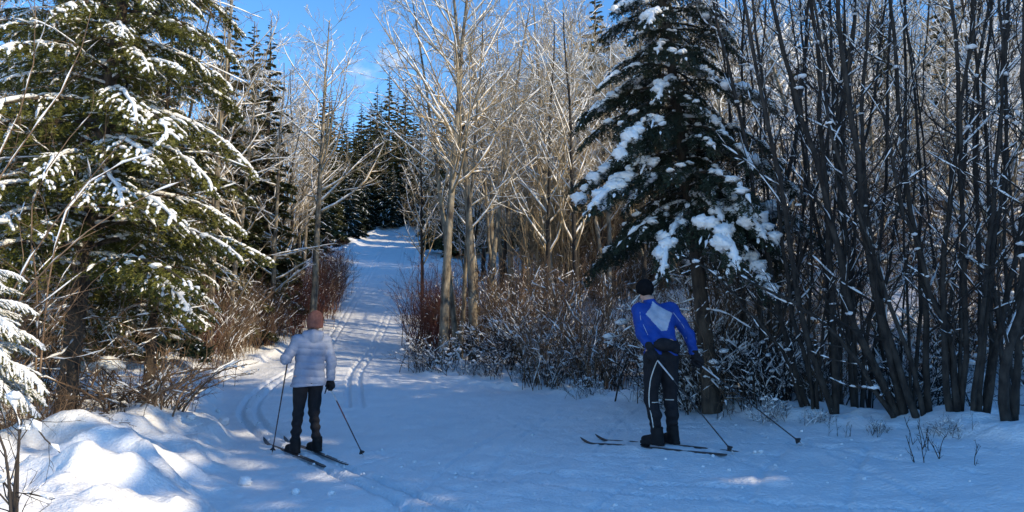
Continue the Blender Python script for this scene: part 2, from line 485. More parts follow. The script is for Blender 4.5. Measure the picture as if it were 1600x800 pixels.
def needles(buf, rng, P, per, ln=0.045, wd=0.016, mt=1, both=True, lift=0.1):
    B, K, _ = P.shape
    b = np.repeat(np.arange(B), per)
    t = (np.tile(np.arange(per), B) + rng.random(B * per)) / per
    p, T, _ = interp_poly(P, np.ones(P.shape[:2]), b, t)
    S = unit(np.cross(T, ZUP) + 1e-6)
    for sg in (-1, 1):
        d = unit(T * rng.uniform(0.55, 1.1, (len(b), 1)) + sg * S * rng.uniform(0.5, 1.0, (len(b), 1)) + ZUP * rng.normal(lift, 0.4, (len(b), 1)))
        l = ln * rng.uniform(0.7, 1.25, (len(b), 1))
        w = T * wd * 0.5 + ZUP * rng.normal(0, wd * 0.25, (len(b), 1))
        V = np.stack([p - w, p + w, p + d * l], 1).reshape(-1, 3)
        buf.add(V, np.arange(len(V)).reshape(-1, 3), mt)

def bough(seed, L=2.0, droop=0.35, rise=0.12, fine=True, spread=0.42, sag=0.5, snow_amt=0.55, pads=True, dens=1.0, padn=9, padr=1.0, th=None):
    """One conifer bough along +x: (wood and needles, snow)."""
    rng = np.random.default_rng(seed)
    b = Buf(); s = Buf()
    K = 9
    t = np.linspace(0, 1, K)
    ax = np.stack([L * t * (1 - 0.12 * t ** 2), 0.05 * L * np.cumsum(rng.normal(0, 0.3, K)) * t, L * (rise * t - droop * t ** 2)], 1)[None]
    ar = (0.014 * L * (1 - 0.85 * t) + 0.003)[None]
    tubes(b, ax, ar, 5, 0)
    ns = int(L * (13 if fine else 7) * dens)
    tt = np.repeat((np.arange(ns) + 0.5) / ns * 0.88 + 0.10, 2); sg = np.tile([-1, 1], ns)
    tt = np.clip(tt + rng.normal(0, 0.02, len(tt)), 0.06, 0.985)
    p, T, _ = interp_poly(ax, ar, np.zeros(len(tt), int), tt)
    S = unit(np.cross(T, ZUP)) * sg[:, None]
    l = L * spread * (np.clip(1.12 - tt, 0.05, 1) ** 0.75) * np.clip(tt * 4, 0.35, 1) * rng.uniform(0.55, 1.15, len(tt))
    a = np.radians(rng.uniform(42, 62, len(tt)))[:, None]
    d = unit(T * np.cos(a) + S * np.sin(a) + ZUP * rng.normal(-0.05, 0.12, (len(tt), 1)))
    K2 = 5
    pts = [p]
    for q in range(K2 - 1):
        d = unit(d + np.array([0.10, 0, -sag * 0.30]) + rng.normal(0, 0.06, d.shape))
        pts.append(pts[-1] + d * (l / (K2 - 1))[:, None])
    P2 = np.stack(pts, 1); R2 = (0.0045 * (1 - 0.7 * np.linspace(0, 1, K2)))[None] * np.ones((len(l), 1))
    tubes(b, P2, R2, 3, 0, eps=1e-4)
    P3, R3 = grow(rng, P2, R2, 0, 0.15, 0.97, (38, 58), 0.42, 3, -0.10, 0.12, 0.7, 0.0018, flat=0.75, dens=15 if fine else 7, taper=0.55)
    if fine:
        needles(b, rng, P3, 6, 0.040, 0.017)
        needles(b, rng, P2, 12, 0.042, 0.017)
        needles(b, rng, ax, 40, 0.05, 0.018)
    else:
        needles(b, rng, P3, 3, 0.17, 0.10)
        needles(b, rng, P2, 8, 0.18, 0.10)
        needles(b, rng, ax, 20, 0.20, 0.10)
    th = th or (0.022 if fine else 0.03)
    snow_on(s, rng, P2, R2 + 0.010, snow_amt * 0.85, th, 6 if fine else 4, 0.2, sub=3 if fine else 2)
    snow_on(s, rng, ax, ar + 0.008, min(0.95, snow_amt + (0.05 if th < 0.02 else 0.2)), th * (0.9 if th < 0.02 else 1.7), 8 if fine else 5, 0.1, sub=4 if fine else 2)
    if fine: snow_on(s, rng, P3, R3 + 0.008, snow_amt * 0.45, th * 0.75, 4, 0.2, sub=1)
    if pads:
        m = int(L * padn * snow_amt * (1 if fine else 0.6))
        tq = rng.uniform(0.35, 0.98, m)
        c, T, _ = interp_poly(ax, ar, np.zeros(m, int), tq)
        side = rng.normal(0, 0.10 if padr < 1.2 else 0.16, (m, 1)) * (1.15 - tq)[:, None] * L * 0.8
        c = c + np.cross(T, ZUP) * side - ZUP * (np.abs(side) * 0.35) + ZUP * 0.025
        rr = rng.uniform(0.035, 0.085, m) * padr
        lumps(s, rng, c, np.stack([rr * 1.3, rr * 1.1, rr * (0.55 if padr < 1.2 else 0.85)], 1), 0, 0.35, hi=fine)
    return b, s

def conifer_near(name, label, base, H, top_off, boughs, nb, zlo, lfun, nmat, dead=0, lean_curve=0.0, seed=1, tr=0.12, az_bias=None, group=None, dtop=0.18, dlen=1.25, lvar=(0.72, 1.12)):
    """A near conifer: trunk, one part for every bough and its snow, dead twigs below."""
    rng = np.random.default_rng(seed)
    t = thing(name, label, 'conifer', tuple(base), 0, group)
    K = 14; w = np.linspace(-0.04, 1, K)
    tp = np.stack([top_off[0] * np.sign(w) * np.abs(w) ** 1.2, top_off[1] * w, H * w], 1)
    trr = tr * (1 - 0.88 * np.clip(w, 0, 1)) * (1 + 0.35 * np.exp(-np.clip(w, 0, 1) * 40))
    b = Buf(); tubes(b, tp[None], trr[None], 12)
    link('trunk', b.mesh('fir_trunk', M['bark_fir']), t)
    for k in range(nb):
        u = (k + rng.random() * 0.8) / nb
        z = zlo + (H * 0.97 - zlo) * u ** 1.12
        f = z / H
        x = np.interp(z, tp[:, 2], tp[:, 0]); y = np.interp(z, tp[:, 2], tp[:, 1])
        az = k * 2.39996 + rng.normal(0, 0.25)
        l = lfun(f) * rng.uniform(*lvar)
        i = int(rng.integers(len(boughs)))
        o = link('bough', boughs[i][0], t)
        o.location = (x, y, z); sc = l / 2.0
        o.scale = (sc, sc * rng.uniform(0.9, 1.15), sc)
        o.rotation_euler = (rng.normal(0, 0.08), R(-22 * max(0, f - 0.45) * 1.6) + rng.normal(0.05, 0.10), az)
        stuff(link('snow', boughs[i][1], o))
    if dead:
        b2 = Buf(); rng2 = np.random.default_rng(seed + 5)
        P, Rr = grow(rng2, tp[None], trr[None], dead, 0.05, min(0.6, zlo / H + dtop), (70, 105), dlen / H, 6, -0.15, 0.3, 0.08, 0.006, taper=0.2)
        P2, R2 = grow(rng2, P, Rr, 9, 0.2, 0.98, (30, 65), 0.5, 4, -0.05, 0.35, 0.6, 0.003)
        P3, R3 = grow(rng2, P2, R2, 4, 0.2, 0.98, (30, 65), 0.5, 3, 0, 0.4, 0.7, 0.002)
        for a_, b_ in ((P, Rr), (P2, R2), (P3, R3)): tubes(b2, a_, b_, 4)
        stuff(link('dead_twigs', b2.mesh('dead_twigs', M['twig_brown']), t))
        s2 = Buf(); snow_on(s2, rng2, P, Rr, 0.5, 0.013, 5, sub=4); snow_on(s2, rng2, P2, R2, 0.3, 0.009, 4)
        if s2.v: stuff(link('twig_snow', s2.mesh('twig_snow', M['bsnow']), t))
    return t

def conifer_joined(name, seed, H=9.0, nb=60, lmax=1.5, needle='needle_far', snow_amt=0.5, zlo=0.4, dens=1.0, pw=0.9):
    """A conifer seen from farther off: trunk, foliage, snow."""
    rng = np.random.default_rng(seed)
    bl = [bough(seed * 10 + i, 2.0, 0.30, 0.10, False, 0.40, 0.5, snow_amt, True, dens) for i in range(3)]
    bl = [(np.concatenate(b.v), b, np.concatenate(s.v), s) for b, s in bl]
    fo = Buf(); sn = Buf()
    for k in range(nb):
        u = (k + rng.random()) / nb
        z = zlo + (H * 0.985 - zlo) * u ** 1.1
        f = z / H
        l = (lmax * (1 - f) ** pw + 0.10) * rng.uniform(0.65, 1.15)
        az = k * 2.39996 + rng.normal(0, 0.3); sc = l / 2
        pit = -0.65 * max(0, f - 0.35) + rng.normal(0.03, 0.1)
        Mx = Matrix.Translation((0, 0, z)) @ Matrix.Rotation(az, 4, 'Z') @ Matrix.Rotation(pit, 4, 'Y') @ Matrix.Diagonal((sc, sc, sc, 1))
        Mx = np.array(Mx)
        bv, b, sv, s = bl[int(rng.integers(3))]
        for (buf, vv, src) in ((fo, bv, b), (sn, sv, s)):
            V = vv @ Mx[:3, :3].T + Mx[:3, 3]
            n0 = buf.n
            buf.v.append(V); buf.n += len(V)
            for f_, m_ in zip(src.f, src.m): buf.f.append(f_ + n0); buf.m.append(m_)
    t = thing(name, None, None)
    w = np.linspace(-0.05, 1, 8)
    tk = Buf(); tubes(tk, np.stack([0 * w, 0 * w, H * w], 1)[None], (0.016 * H * (1 - 0.93 * np.clip(w, 0, 1)))[None], 7)
    link('trunk', tk.mesh('conifer_trunk', M['bark_fir']), t)
    link('crown', fo.mesh('conifer_crown', [M['bark_fir'], M[needle]], False), t)
    stuff(link('snow', sn.mesh('conifer_snow', M['bsnow']), t))
    return t

def stem_line(rng, H, lean=(0, 0), K=12, wob=0.03, z0=-0.3):
    w = np.linspace(0, 1, K)
    wx = np.cumsum(rng.normal(0, wob, K)) * H / K; wy = np.cumsum(rng.normal(0, wob, K)) * H / K
    z = z0 + (H - z0) * w
    return np.stack([lean[0] * H * w ** 1.3 + wx * (w > 0.05), lean[1] * H * w ** 1.3 + wy * (w > 0.05), z], 1)

def bare_tree(name, seed, H=10.0, stems=1, r0=0.10, bark='bark_birch', twig='twig', n1=22, n2=8, n3=7, ang1=(38, 68), lf1=0.34, up1=0.35, cover=0.50, thick=0.0145, t0=0.15, lean=0.05, spread=0.14, tmin=0.0034, up3=0.2):
    rng = np.random.default_rng(seed)
    t = thing(name, None, None)
    cr = Buf(); sn = Buf(); K = 12
    for s in range(stems):
        a = rng.random() * 6.28
        ln = (math.cos(a) * (spread if stems > 1 else lean), math.sin(a) * (spread if stems > 1 else lean))
        h = H * (1 if s == 0 else rng.uniform(0.7, 1))
        P = stem_line(rng, h, ln)[None]
        if stems > 1: P[..., 0] += math.cos(a) * 0.1 * (s > 0); P[..., 1] += math.sin(a) * 0.1 * (s > 0)
        w = np.linspace(0, 1, K)
        Rr = (r0 * (1 if s == 0 else rng.uniform(0.6, 0.95)) * ((1 - 0.9 * w) + 0.3 * np.exp(-w * 25)) + 0.004)[None]
        tk = Buf(); tubes(tk, P, Rr, 9)
        link('trunk', tk.mesh('bare_trunk', M[bark]), t)
        P1, R1 = grow(rng, P, Rr, max(4, n1 // stems), t0, 0.98, ang1, lf1, 7, up1, 0.35, 0.45, 0.009)
        P2, R2 = grow(rng, P1, R1, n2, 0.15, 0.98, (30, 62), 0.46, 5, 0.18, 0.35, 0.6, 0.006)
        P3, R3 = grow(rng, P2, R2, n3, 0.12, 0.98, (28, 62), 0.46, 4, up3, 0.35, 0.65, tmin)
        tubes(cr, P1, R1, 4); tubes(cr, P2, R2, 3); tubes(cr, P3, R3, 3)
        snow_on(sn, rng, P, Rr, cover * 0.7, thick, 5, 0.12, up=0.85)
        snow_on(sn, rng, P1, R1, cover + 0.15, thick, 5, 0.25)
        snow_on(sn, rng, P2, R2, cover, thick * 0.75, 4, 0.3)
        snow_on(sn, rng, P3, R3, cover * 0.6, thick * 0.5, 3, 0.35, sub=1)
    link('crown', cr.mesh('bare_crown', M[twig]), t)
    stuff(link('snow', sn.mesh('bare_snow', M['bsnow']), t))
    return t

def shrub(name, seed, H=2.0, n=26, spread=0.6, twig='twig_brown', n2=6, n3=4, cover=0.4, thick=0.016, r=0.008, arch=0.2, base=0.25, clumps=0, cr=0.07):
    rng = np.random.default_rng(seed)
    K = 7; w = np.linspace(0, 1, K)
    P = []; Rr = []
    for i in range(n):
        a = rng.random() * 6.28; h = H * rng.uniform(0.55, 1.05); s = spread * H * rng.uniform(0.1, 1.0) ** 0.8
        bx, by = rng.normal(0, base, 2)
        q = np.stack([bx + math.cos(a) * s * w ** 1.3, by + math.sin(a) * s * w ** 1.3, -0.15 + (h + 0.15) * (w - arch * w ** 2 * (s / (spread * H))) / (1 - 0.5 * arch)], 1)
        q[1:] += rng.normal(0, 0.02 * H, (K - 1, 3)) * w[1:, None]
        P.append(q); Rr.append(r * rng.uniform(0.6, 1.3) * (1 - 0.75 * w) + 0.002)
    P = np.array(P); Rr = np.array(Rr)
    t = thing(name, None, None)
    b = Buf(); s = Buf()
    P2, R2 = grow(rng, P, Rr, n2, 0.2, 0.98, (20, 50), 0.42, 5, 0.15, 0.3, 0.65, 0.003)
    P3, R3 = grow(rng, P2, R2, n3, 0.2, 0.98, (25, 60), 0.5, 3, 0.1, 0.3, 0.7, 0.0022)
    tubes(b, P, Rr, 4); 
    stuff(link('stems', b.mesh('shrub_stems', M[twig]), t))
    b = Buf(); tubes(b, P2, R2, 3); tubes(b, P3, R3, 3)
    stuff(link('twigs', b.mesh('shrub_twigs', M[twig]), t))
    snow_on(s, rng, P, Rr, cover, thick, 5, 0.25, sub=3); snow_on(s, rng, P2, R2, cover, thick * 0.8, 4, 0.3, sub=3); snow_on(s, rng, P3, R3, cover * 0.6, thick * 0.7, 3, 0.35, sub=1)
    if clumps:
        i = rng.integers(0, len(P2), clumps); c = P2[i, rng.integers(1, 5, clumps)]
        rr = rng.uniform(0.4, 1.2, clumps) * cr
        lumps(s, rng, c, np.stack([rr * 1.5, rr, rr * 0.7], 1), 0, 0.3)
    if s.v: stuff(link('snow', s.mesh('shrub_snow', M['bsnow']), t))
    return t

# ------------------------------------------------------------------ the wood
USED = set()
LOOK_OF = {}                                             # how each prototype looks, for the labels
def put(proto, loc, rz, sc, label, cat, group=None, name=None, tilt=(0, 0)):
    """First call moves the prototype itself, later calls copy it with its parts."""
    if proto.name in USED: o = copy_tree(proto)
    else: o = proto; USED.add(proto.name)
    if name: o.name = name
    o.location = tuple(loc); o.rotation_euler = (tilt[0], tilt[1], rz); o.scale = (sc,) * 3
    for k in ('group', 'label', 'category'):
        if k in o: del o[k]
    return tag(o, label.replace('{k}', LOOK_OF.get(proto, '')).strip(), cat, group)
def on_ground(x, y, dz=0.0): return (x, y, hgt(x, y) + dz)
def off_trail(x, y, m=0.5): return x < float(el(y)) - m or x > float(er(y)) + m
rng = np.random.default_rng(77)

# --- bough prototypes for the near conifers
def bough_set(seed, nmat, n=5, **kw):
    out = []
    for i in range(n):
        b, s = bough(seed + i, **kw)
        out.append((b.mesh('bough', [M['bark_fir'], M[nmat]], False), s.mesh('bough_snow', M['bsnow'])))
    return out
OL = bough_set(100, 'needle', 6, droop=0.42, rise=0.20, snow_amt=0.46, sag=0.7, spread=0.33, padn=7, padr=0.62, th=0.015)
DK = bough_set(200, 'needle_dk', 5, droop=0.50, rise=0.12, snow_amt=0.16, sag=0.8, spread=0.42, padn=14) + bough_set(220, 'needle_dk', 3, droop=0.55, rise=0.12, snow_amt=0.34, sag=0.8, spread=0.42, padn=24, padr=1.25)

# --- left side conifers
pA = gpt(102, 618); pA[1] = 9.0; pA[0] = at(102, 618, 9.0)[0]; pA[2] = hgt(pA[0], pA[1])
conifer_near('fir_tree', 'tall olive green fir with snowy drooping boughs and leaning brown trunk by the left bank', pA, 13.5, (1.15, 0.45), OL, 185, 1.7,
             lambda f: 2.3 * (1 - f) ** 0.9 + 0.3, 'needle', dead=70, seed=3, tr=0.105, dtop=0.45, dlen=1.9)
xB = at(232, 600, 11.3)
conifer_near('fir_tree', 'smaller dark green fir with thin pale trunk behind the leaning fir', on_ground(xB[0], 11.3), 6.6, (0.12, 0.1), OL, 80, 1.35,
             lambda f: 1.45 * (1 - f) ** 0.7 + 0.25, 'needle', dead=14, seed=8, tr=0.085)
for (x, y, H, l, sd, lab) in ((-7.0, 10.9, 10.5, 1.9, 11, 'slimmer olive green fir close behind the leaning fir with bare brown twigs'),
                              (-8.6, 14.5, 10.5, 2.3, 12, 'tall olive green fir standing farther back behind the leaning fir')):
    conifer_near('fir_tree', lab, on_ground(x, y), H, (0.2, 0.1), OL, 105, 1.2, lambda f, l=l: l * (1 - f) ** 0.8 + 0.3, 'needle', dead=50, seed=sd, tr=0.11, dtop=0.45, dlen=1.8)
xC = at(-60, 520, 6.6)
conifer_near('fir_sapling', 'snow covered young fir with heavily laden light green boughs at left bank', on_ground(xC[0] + .05, 6.6, -0.1), 1.85, (0.1, 0.0), bough_set(300, 'needle', 3, droop=0.50, rise=0.22, snow_amt=0.85, sag=0.9, spread=0.42), 30, 0.75,
             lambda f: 0.75 * (1 - f) ** 0.7 + 0.28, 'needle', dead=0, seed=15, tr=0.04)

# --- the dark fir on the right
xN = at(1112, 612, 9.9)
conifer_near('fir_tree', 'large dark fir with thick snow pads on its boughs behind the skier in blue', on_ground(xN[0], 9.9), 8.6, (-0.9, 0.1), DK, 160, 2.45,
             lambda f: 1.95 * (1 - f) ** 0.75 + 0.08, 'needle_dk', dead=40, seed=21, tr=0.118, lvar=(0.6, 1.3))

# --- protos for the rest of the wood
con_a = conifer_joined('spruce_tree', 1, 10, 150, 2.2, 'needle_far', 0.30)
con_b = conifer_joined('spruce_tree', 2, 11, 150, 1.8, 'needle_far', 0.28)
con_c = conifer_joined('spruce_tree', 3, 9, 130, 2.3, 'needle_dk', 0.45)
bt = [bare_tree('bare_tree', 31, 11, 1, 0.125, 'bark_birch', 'twig', 26, 9, 9, t0=0.38, lf1=0.38),
      bare_tree('bare_tree', 32, 10.5, 2, 0.095, 'bark_birch', 'twig', 26, 9, 9, up1=0.5, t0=0.38),
      bare_tree('bare_tree', 33, 9.5, 1, 0.085, 'bark_alder', 'twig', 28, 9, 9, ang1=(30, 55), up1=0.5, t0=0.28),
      bare_tree('bare_tree', 34, 9, 3, 0.07, 'bark_alder', 'twig', 30, 9, 8, ang1=(25, 50), up1=0.5, spread=0.2),
      bare_tree('bare_tree', 35, 10, 1, 0.10, 'bark_birch', 'twig', 30, 8, 6, ang1=(55, 85), lf1=0.3, up1=0.15, cover=0.6, t0=0.08)]
bs = [bare_tree('bare_tree', 36, 8.5, 2, 0.10, 'bark_birch', 'twig', 44, 7, 6, ang1=(50, 88), lf1=0.34, up1=0.12, cover=0.74, thick=0.035, t0=0.05, spread=0.2),
      bare_tree('bare_tree', 37, 9.0, 1, 0.13, 'bark_birch', 'twig', 40, 7, 6, ang1=(45, 85), lf1=0.38, up1=0.15, cover=0.74, thick=0.035, t0=0.05, lean=0.16)]
LOOK_OF[bs[0]] = 'forked snow laden birch like'; LOOK_OF[bs[1]] = 'leaning snow laden birch like'
for t_, l_ in zip(bt, ('single stemmed pale', 'twin stemmed pale', 'slender grey', 'three stemmed grey', 'pale wide branching')): LOOK_OF[t_] = l_
sh_red = shrub('red_shrub', 41, 2.1, 34, 0.42, 'twig_red', 6, 4, 0.22, 0.012)
sh_brn = shrub('brown_shrub', 42, 2.3, 34, 0.55, 'twig_brown', 6, 4, 0.3, 0.014)
sh_drk = shrub('snowy_shrub', 43, 1.2, 36, 0.95, 'twig_dark', 7, 5, 0.40, 0.014, arch=0.6, clumps=16, cr=0.045)
LOOK_OF[con_a] = 'broad'; LOOK_OF[con_b] = 'narrow'; LOOK_OF[con_c] = 'dark snowy'; LOOK_OF[sh_red] = 'dark red'; LOOK_OF[sh_brn] = 'upright brown'; LOOK_OF[sh_drk] = 'arching snow laden'
sap = [shrub('sapling_thicket', 45, 4.6, 26, 0.22, 'twig', 9, 5, 0.16, 0.012, r=0.016, base=0.45, arch=0.1), shrub('sapling_thicket', 46, 3.6, 24, 0.30, 'twig_brown', 9, 5, 0.2, 0.012, r=0.013, base=0.4, arch=0.15)]
LOOK_OF[sap[0]] = 'tall tan'; LOOK_OF[sap[1]] = 'brown'
sh_low = shrub('low_shrub', 44, 0.6, 26, 1.1, 'twig_dark', 5, 4, 0.45, 0.012, r=0.005, arch=0.5, clumps=14, cr=0.04)
LOOK_OF[sh_low] = 'low twiggy'

# --- the pale tree left of the trail and the light trees in the middle, read off the photograph
q = at(490, 462, 24)
put(bt[0], on_ground(q[0], 24), 2.0, 1.0, 'tall bare pale tree with snowy limbs left of the climbing trail', 'tree')
MID = [(692, 19.5, 0, 1.05), (716, 20.5, 1, 1.0), (742, 20.0, 0, 1.08), (756, 21.5, 1, 1.0), (775, 23.5, 1, 1.0), (850, 21.0, 2, 1.0), (862, 24.0, 0, 0.95), (905, 20.0, 2, 1.0), (660, 26.0, 2, 0.85), (800, 27.0, 0, 1.0), (1010, 17.5, 2, 0.9), (950, 23.0, 1, 0.95)]
for i, (px, d, k, s) in enumerate(MID):
    x = (px - 800) / F * d
    put(bt[k], on_ground(x, d), i * 1.7 + 0.4, s, '{k} bare tree in the clump right of the climbing trail', 'tree', 'pale bare trees right of the trail')

vdir = np.array([math.sin(SUN_AZ), math.cos(SUN_AZ)]); udir = np.array([-vdir[1], vdir[0]])
def in_lane(x, y):
    """The thinner strip of wood through which the low sun reaches the trail."""
    u, v = x * udir[0] + y * udir[1], x * vdir[0] + y * vdir[1]
    return -12.0 < v < 3.0 and 14.2 < u < 23.8
def scatter(n, px, dep, protos, sc, label, cat, group, margin=0.6, mind=0.9, sink=0.0, tries=60, lanes=False, lanes2=False):
    done = []
    for i in range(n):
        for _ in range(tries):
            d = math.sqrt(rng.uniform(dep[0] ** 2, dep[1] ** 2)); x = (rng.uniform(*px) - 800) / F * d
            if off_trail(x, d, margin) and not (lanes and in_lane(x, d)) and not (lanes2 and 16.6 < x * udir[0] + d * udir[1] < 22.4) and all((x - a) ** 2 + (d - b) ** 2 > mind ** 2 for a, b in done): break
        else: continue
        done.append((x, d))
        put(protos[int(rng.integers(len(protos)))], on_ground(x, d, -sink), rng.random() * 6.28, rng.uniform(*sc), label, cat, group, tilt=(rng.normal(0, 0.04), rng.normal(0, 0.04)))
# right hillside
scatter(52, (1120, 1660), (12, 30), [bs[0], bs[1], bs[0], bs[1], bt[4]], (0.55, 0.85), '{k} bare tree on the slope behind the dark alder row', 'tree', 'bare trees on the right slope', mind=1.0, lanes2=True)
scatter(26, (1140, 1660), (10.5, 24), [sh_brn, sh_drk], (0.8, 1.3), '{k} shrub on the slope behind the dark alder row', 'shrub', 'shrubs on the right slope', mind=0.9, sink=0.05)
scatter(38, (1110, 1680), (27, 48), [bs[0], bt[1], bt[2], bt[3], bt[4]], (1.0, 1.35), '{k} bare tree high on the slope far behind the alder row', 'tree', 'bare trees high on the right slope', mind=1.4)
scatter(6, (1150, 1650), (25, 34), [con_a, con_b, con_c], (0.6, 0.85), '{k} small spruce among the bare trees on the right slope', 'conifer', 'small spruces on the right slope', mind=2.2)
scatter(16, (1050, 1800), (34, 60), [con_a, con_b], (0.9, 1.2), '{k} spruce on the upper slope behind the bare trees', 'conifer', 'spruces on the upper right slope', mind=3)
# middle, behind the pale clump
scatter(72, (750, 1180), (24, 46), [bt[1], bt[2], bt[3], bt[2], bt[0]], (0.85, 1.1), '{k} bare tree in the sunlit wood between trail and dark fir', 'tree', 'bare trees of the middle wood', mind=1.0, lanes=True)
scatter(34, (780, 1150), (14.5, 30), [sh_brn, sh_brn, sh_drk], (0.9, 1.3), '{k} shrub in the middle wood', 'shrub', 'shrubs of the middle wood', mind=0.9, sink=0.05, lanes=True)
scatter(5, (700, 790), (27, 44), [bt[2], bt[3]], (0.8, 1.0), '{k} bare tree beside the upper trail', 'tree', 'bare trees beside the upper trail', mind=1.2)
scatter(44, (835, 1120), (26, 40), sap, (0.9, 1.4), '{k} sapling thicket filling the middle wood', 'thicket', 'sapling thickets of the middle wood', mind=1.0, sink=0.05, lanes=True)
scatter(12, (1130, 1640), (11.5, 26), [sap[1], sap[0]], (0.8, 1.3), '{k} sapling thicket on the slope behind the alder row', 'thicket', 'sapling thickets on the right slope', mind=1.0, sink=0.05, lanes2=True)
# left side
scatter(22, (330, 475), (18, 38), [bt[1], bt[2], bt[4], bt[3]], (0.8, 1.05), '{k} bare tree in the wood left of the trail', 'tree', 'bare trees left of the trail', mind=1.2)
scatter(28, (325, 480), (14.5, 24), [sh_brn, sh_brn, sh_red], (0.8, 1.15), '{k} shrub along the left edge of the trail', 'shrub', 'brown shrubs left of the trail', mind=0.7, sink=0.05)
scatter(16, (505, 560), (26, 36), [sh_red, sh_red, sh_brn], (0.8, 1.15), '{k} twiggy shrub beside the upper trail', 'shrub', 'red shrubs left of the upper trail', margin=0.2, mind=0.6, sink=0.05)
scatter(10, (-80, 260), (14, 24), [bt[2], bt[3], bt[4]], (0.85, 1.05), '{k} bare tree among the firs on the left', 'tree', 'bare trees among the left firs', mind=1.2)
scatter(12, (-60, 330), (15, 30), [con_a, con_b], (0.8, 1.0), '{k} olive spruce among the trees on the left', 'conifer', 'spruces on the left', mind=2)
for (px, d, s) in ((412, 25.0, 0.97), (385, 31, 1.2), (345, 22, 1.0)):
    put(con_a if s > 1 else con_b, on_ground((px - 800) / F * d, d), px, s, {412: 'green fir with snowy boughs beside the pale tree', 385: 'taller spruce behind the snowy green fir', 345: 'spruce between the leaning fir and the snowy green fir'}[px], 'conifer')
for i, (x, y, s, k) in enumerate([(-13.4, 50, .8, 2), (-14.2, 56, .95, 0), (-13.6, 61, .8, 2), (-15.0, 66, 1.0, 1), (-12.6, 45, .6, 0), (-16.5, 60, 1.1, 0)]):
    put((con_a, con_b, con_c)[k], on_ground(x, y), i * 1.9, s, '{k} spruce beside the left edge of the upper trail', 'conifer', 'spruces left of the upper trail')
scatter(16, (420, 505), (19, 30), [sh_red, sh_brn, sh_red], (0.7, 1.1), '{k} shrub around the foot of the tall pale tree', 'shrub', 'shrubs round the pale tree', margin=0.3, mind=0.6, sink=0.05)
# far end of the trail
for i, (px, d, s, k) in enumerate([(548, 72, .9, 0), (566, 70, .75, 2), (585, 74, 1.1, 1), (604, 80, 1.3, 1), (598, 71, .7, 2), (622, 74, .95, 0), (642, 73, .85, 2), (575, 86, 1.2, 0), (630, 86, 1.3, 1), (655, 78, 1.0, 0), (530, 70, 1.0, 0), (512, 62, 1.0, 1), (668, 70, .9, 2), (500, 76, 1.2, 0), (556, 78, 1.0, 2), (612, 70.5, .6, 2), (536, 66, .8, 2), (680, 82, 1.1, 1), (560, 92, 1.25, 0), (592, 94, 1.3, 0), (618, 95, 1.3, 1), (644, 92, 1.2, 0), (572, 76, .95, 2), (590, 78, .9, 2)]):
    x = (px - 800) / F * d; s *= 1.15
    put((con_a, con_b, con_c)[k], on_ground(x, d), i * 1.3, s, '{k} spruce standing at the top end of the trail', 'conifer', 'spruces at the end of the trail')
for i, (x, y, s, k) in enumerate([(-3.0, 48, 1.0, 0), (-4.6, 51, 1.05, 1), (-5.2, 56, 1.0, 2), (-1.5, 49, 1.1, 0), (-5.8, 61, 1.0, 0), (-2.2, 55, 1.2, 1), (-5.6, 66, 1.1, 0), (-3.5, 70, 1.1, 2), (-3.8, 62, 1.1, 1), (-5.5, 74, 1.2, 0), (-1, 66, 1.2, 0), (1, 70, 1.3, 2), (-2, 75, 1.2, 1)]):
    put((con_a, con_b, con_c)[k], on_ground(x, y), i * 1.9, s, '{k} spruce behind the pale clump along the upper trail', 'conifer', 'spruces right of the upper trail')
for (px, d, s, k, lab) in ((832, 44, 1.18, 0, 'broad spruce top rising behind the bare middle wood'), (876, 52, 1.25, 1, 'slim spruce top against the blue sky next to the taller spire'), (862, 56, 1.22, 1, 'slim distant spruce between the broad spruce and the spire'), (934, 36, 1.3, 1, 'tall narrow spruce spire left of the dark fir'), (800, 50, 1.05, 0, 'spruce hidden among the bare middle wood'), (985, 40, 1.2, 0, 'spruce half hidden behind the dark fir')):
    x = (px - 800) / F * d
    put((con_a, con_b)[k], on_ground(x, d), px, s, lab, 'conifer')

# --- thicket along the right edge of the trail
def row(pts, protos, sc, label, cat, group, jitter=0.15, sink=0.06):
    for i, (px, py) in enumerate(pts):
        g = gpt(px, py)
        x, y = g[0] + rng.normal(0, jitter), g[1] + abs(rng.normal(0, jitter))
        if not off_trail(x, y, 0.05): x = float(er(y)) + 0.1
        put(protos[i % len(protos)], on_ground(x, y, -sink), rng.random() * 6.28, sc * rng.uniform(0.6, 1.35), label, cat, group)
edge = [(646, 576), (668, 579), (700, 582), (735, 588), (770, 590), (805, 594), (840, 598), (880, 606), (930, 617), (985, 628), (1030, 634), (1065, 640), (1100, 645)]
row(edge, [sh_low, sh_drk, sh_low], 0.8, '{k} bramble on the right edge of the trail', 'shrub', 'low brambles along the right edge')
row([(745, 572), (790, 578), (830, 582), (865, 588), (900, 592), (940, 600), (985, 606), (1050, 615), (1085, 634), (1122, 640), (1150, 646)], [sh_drk, sh_drk, sh_brn], 0.95, '{k} shrub behind the right edge brambles', 'shrub', 'snowy shrubs behind the right edge', 0.25)
row([(664, 556), (672, 548), (684, 550), (700, 552), (676, 534), (692, 540)], [sh_red], 0.95, 'dark red stemmed shrub at the foot of the pale trees', 'shrub', 'red shrubs under the pale trees', 0.2)
row([(720, 556), (760, 560), (805, 565), (850, 570), (890, 575), (740, 552), (785, 556), (830, 560), (925, 580), (960, 584)], [sh_brn], 1.0, 'brown shrub at the foot of the pale trees', 'shrub', 'brown shrubs under the pale trees', 0.25)
row([(1165, 661), (1240, 668), (1335, 677), (1450, 690)], [sh_low], 0.42, 'low twiggy bramble at the foot of the alder row', 'shrub', 'low brambles under the alders', 0.12)

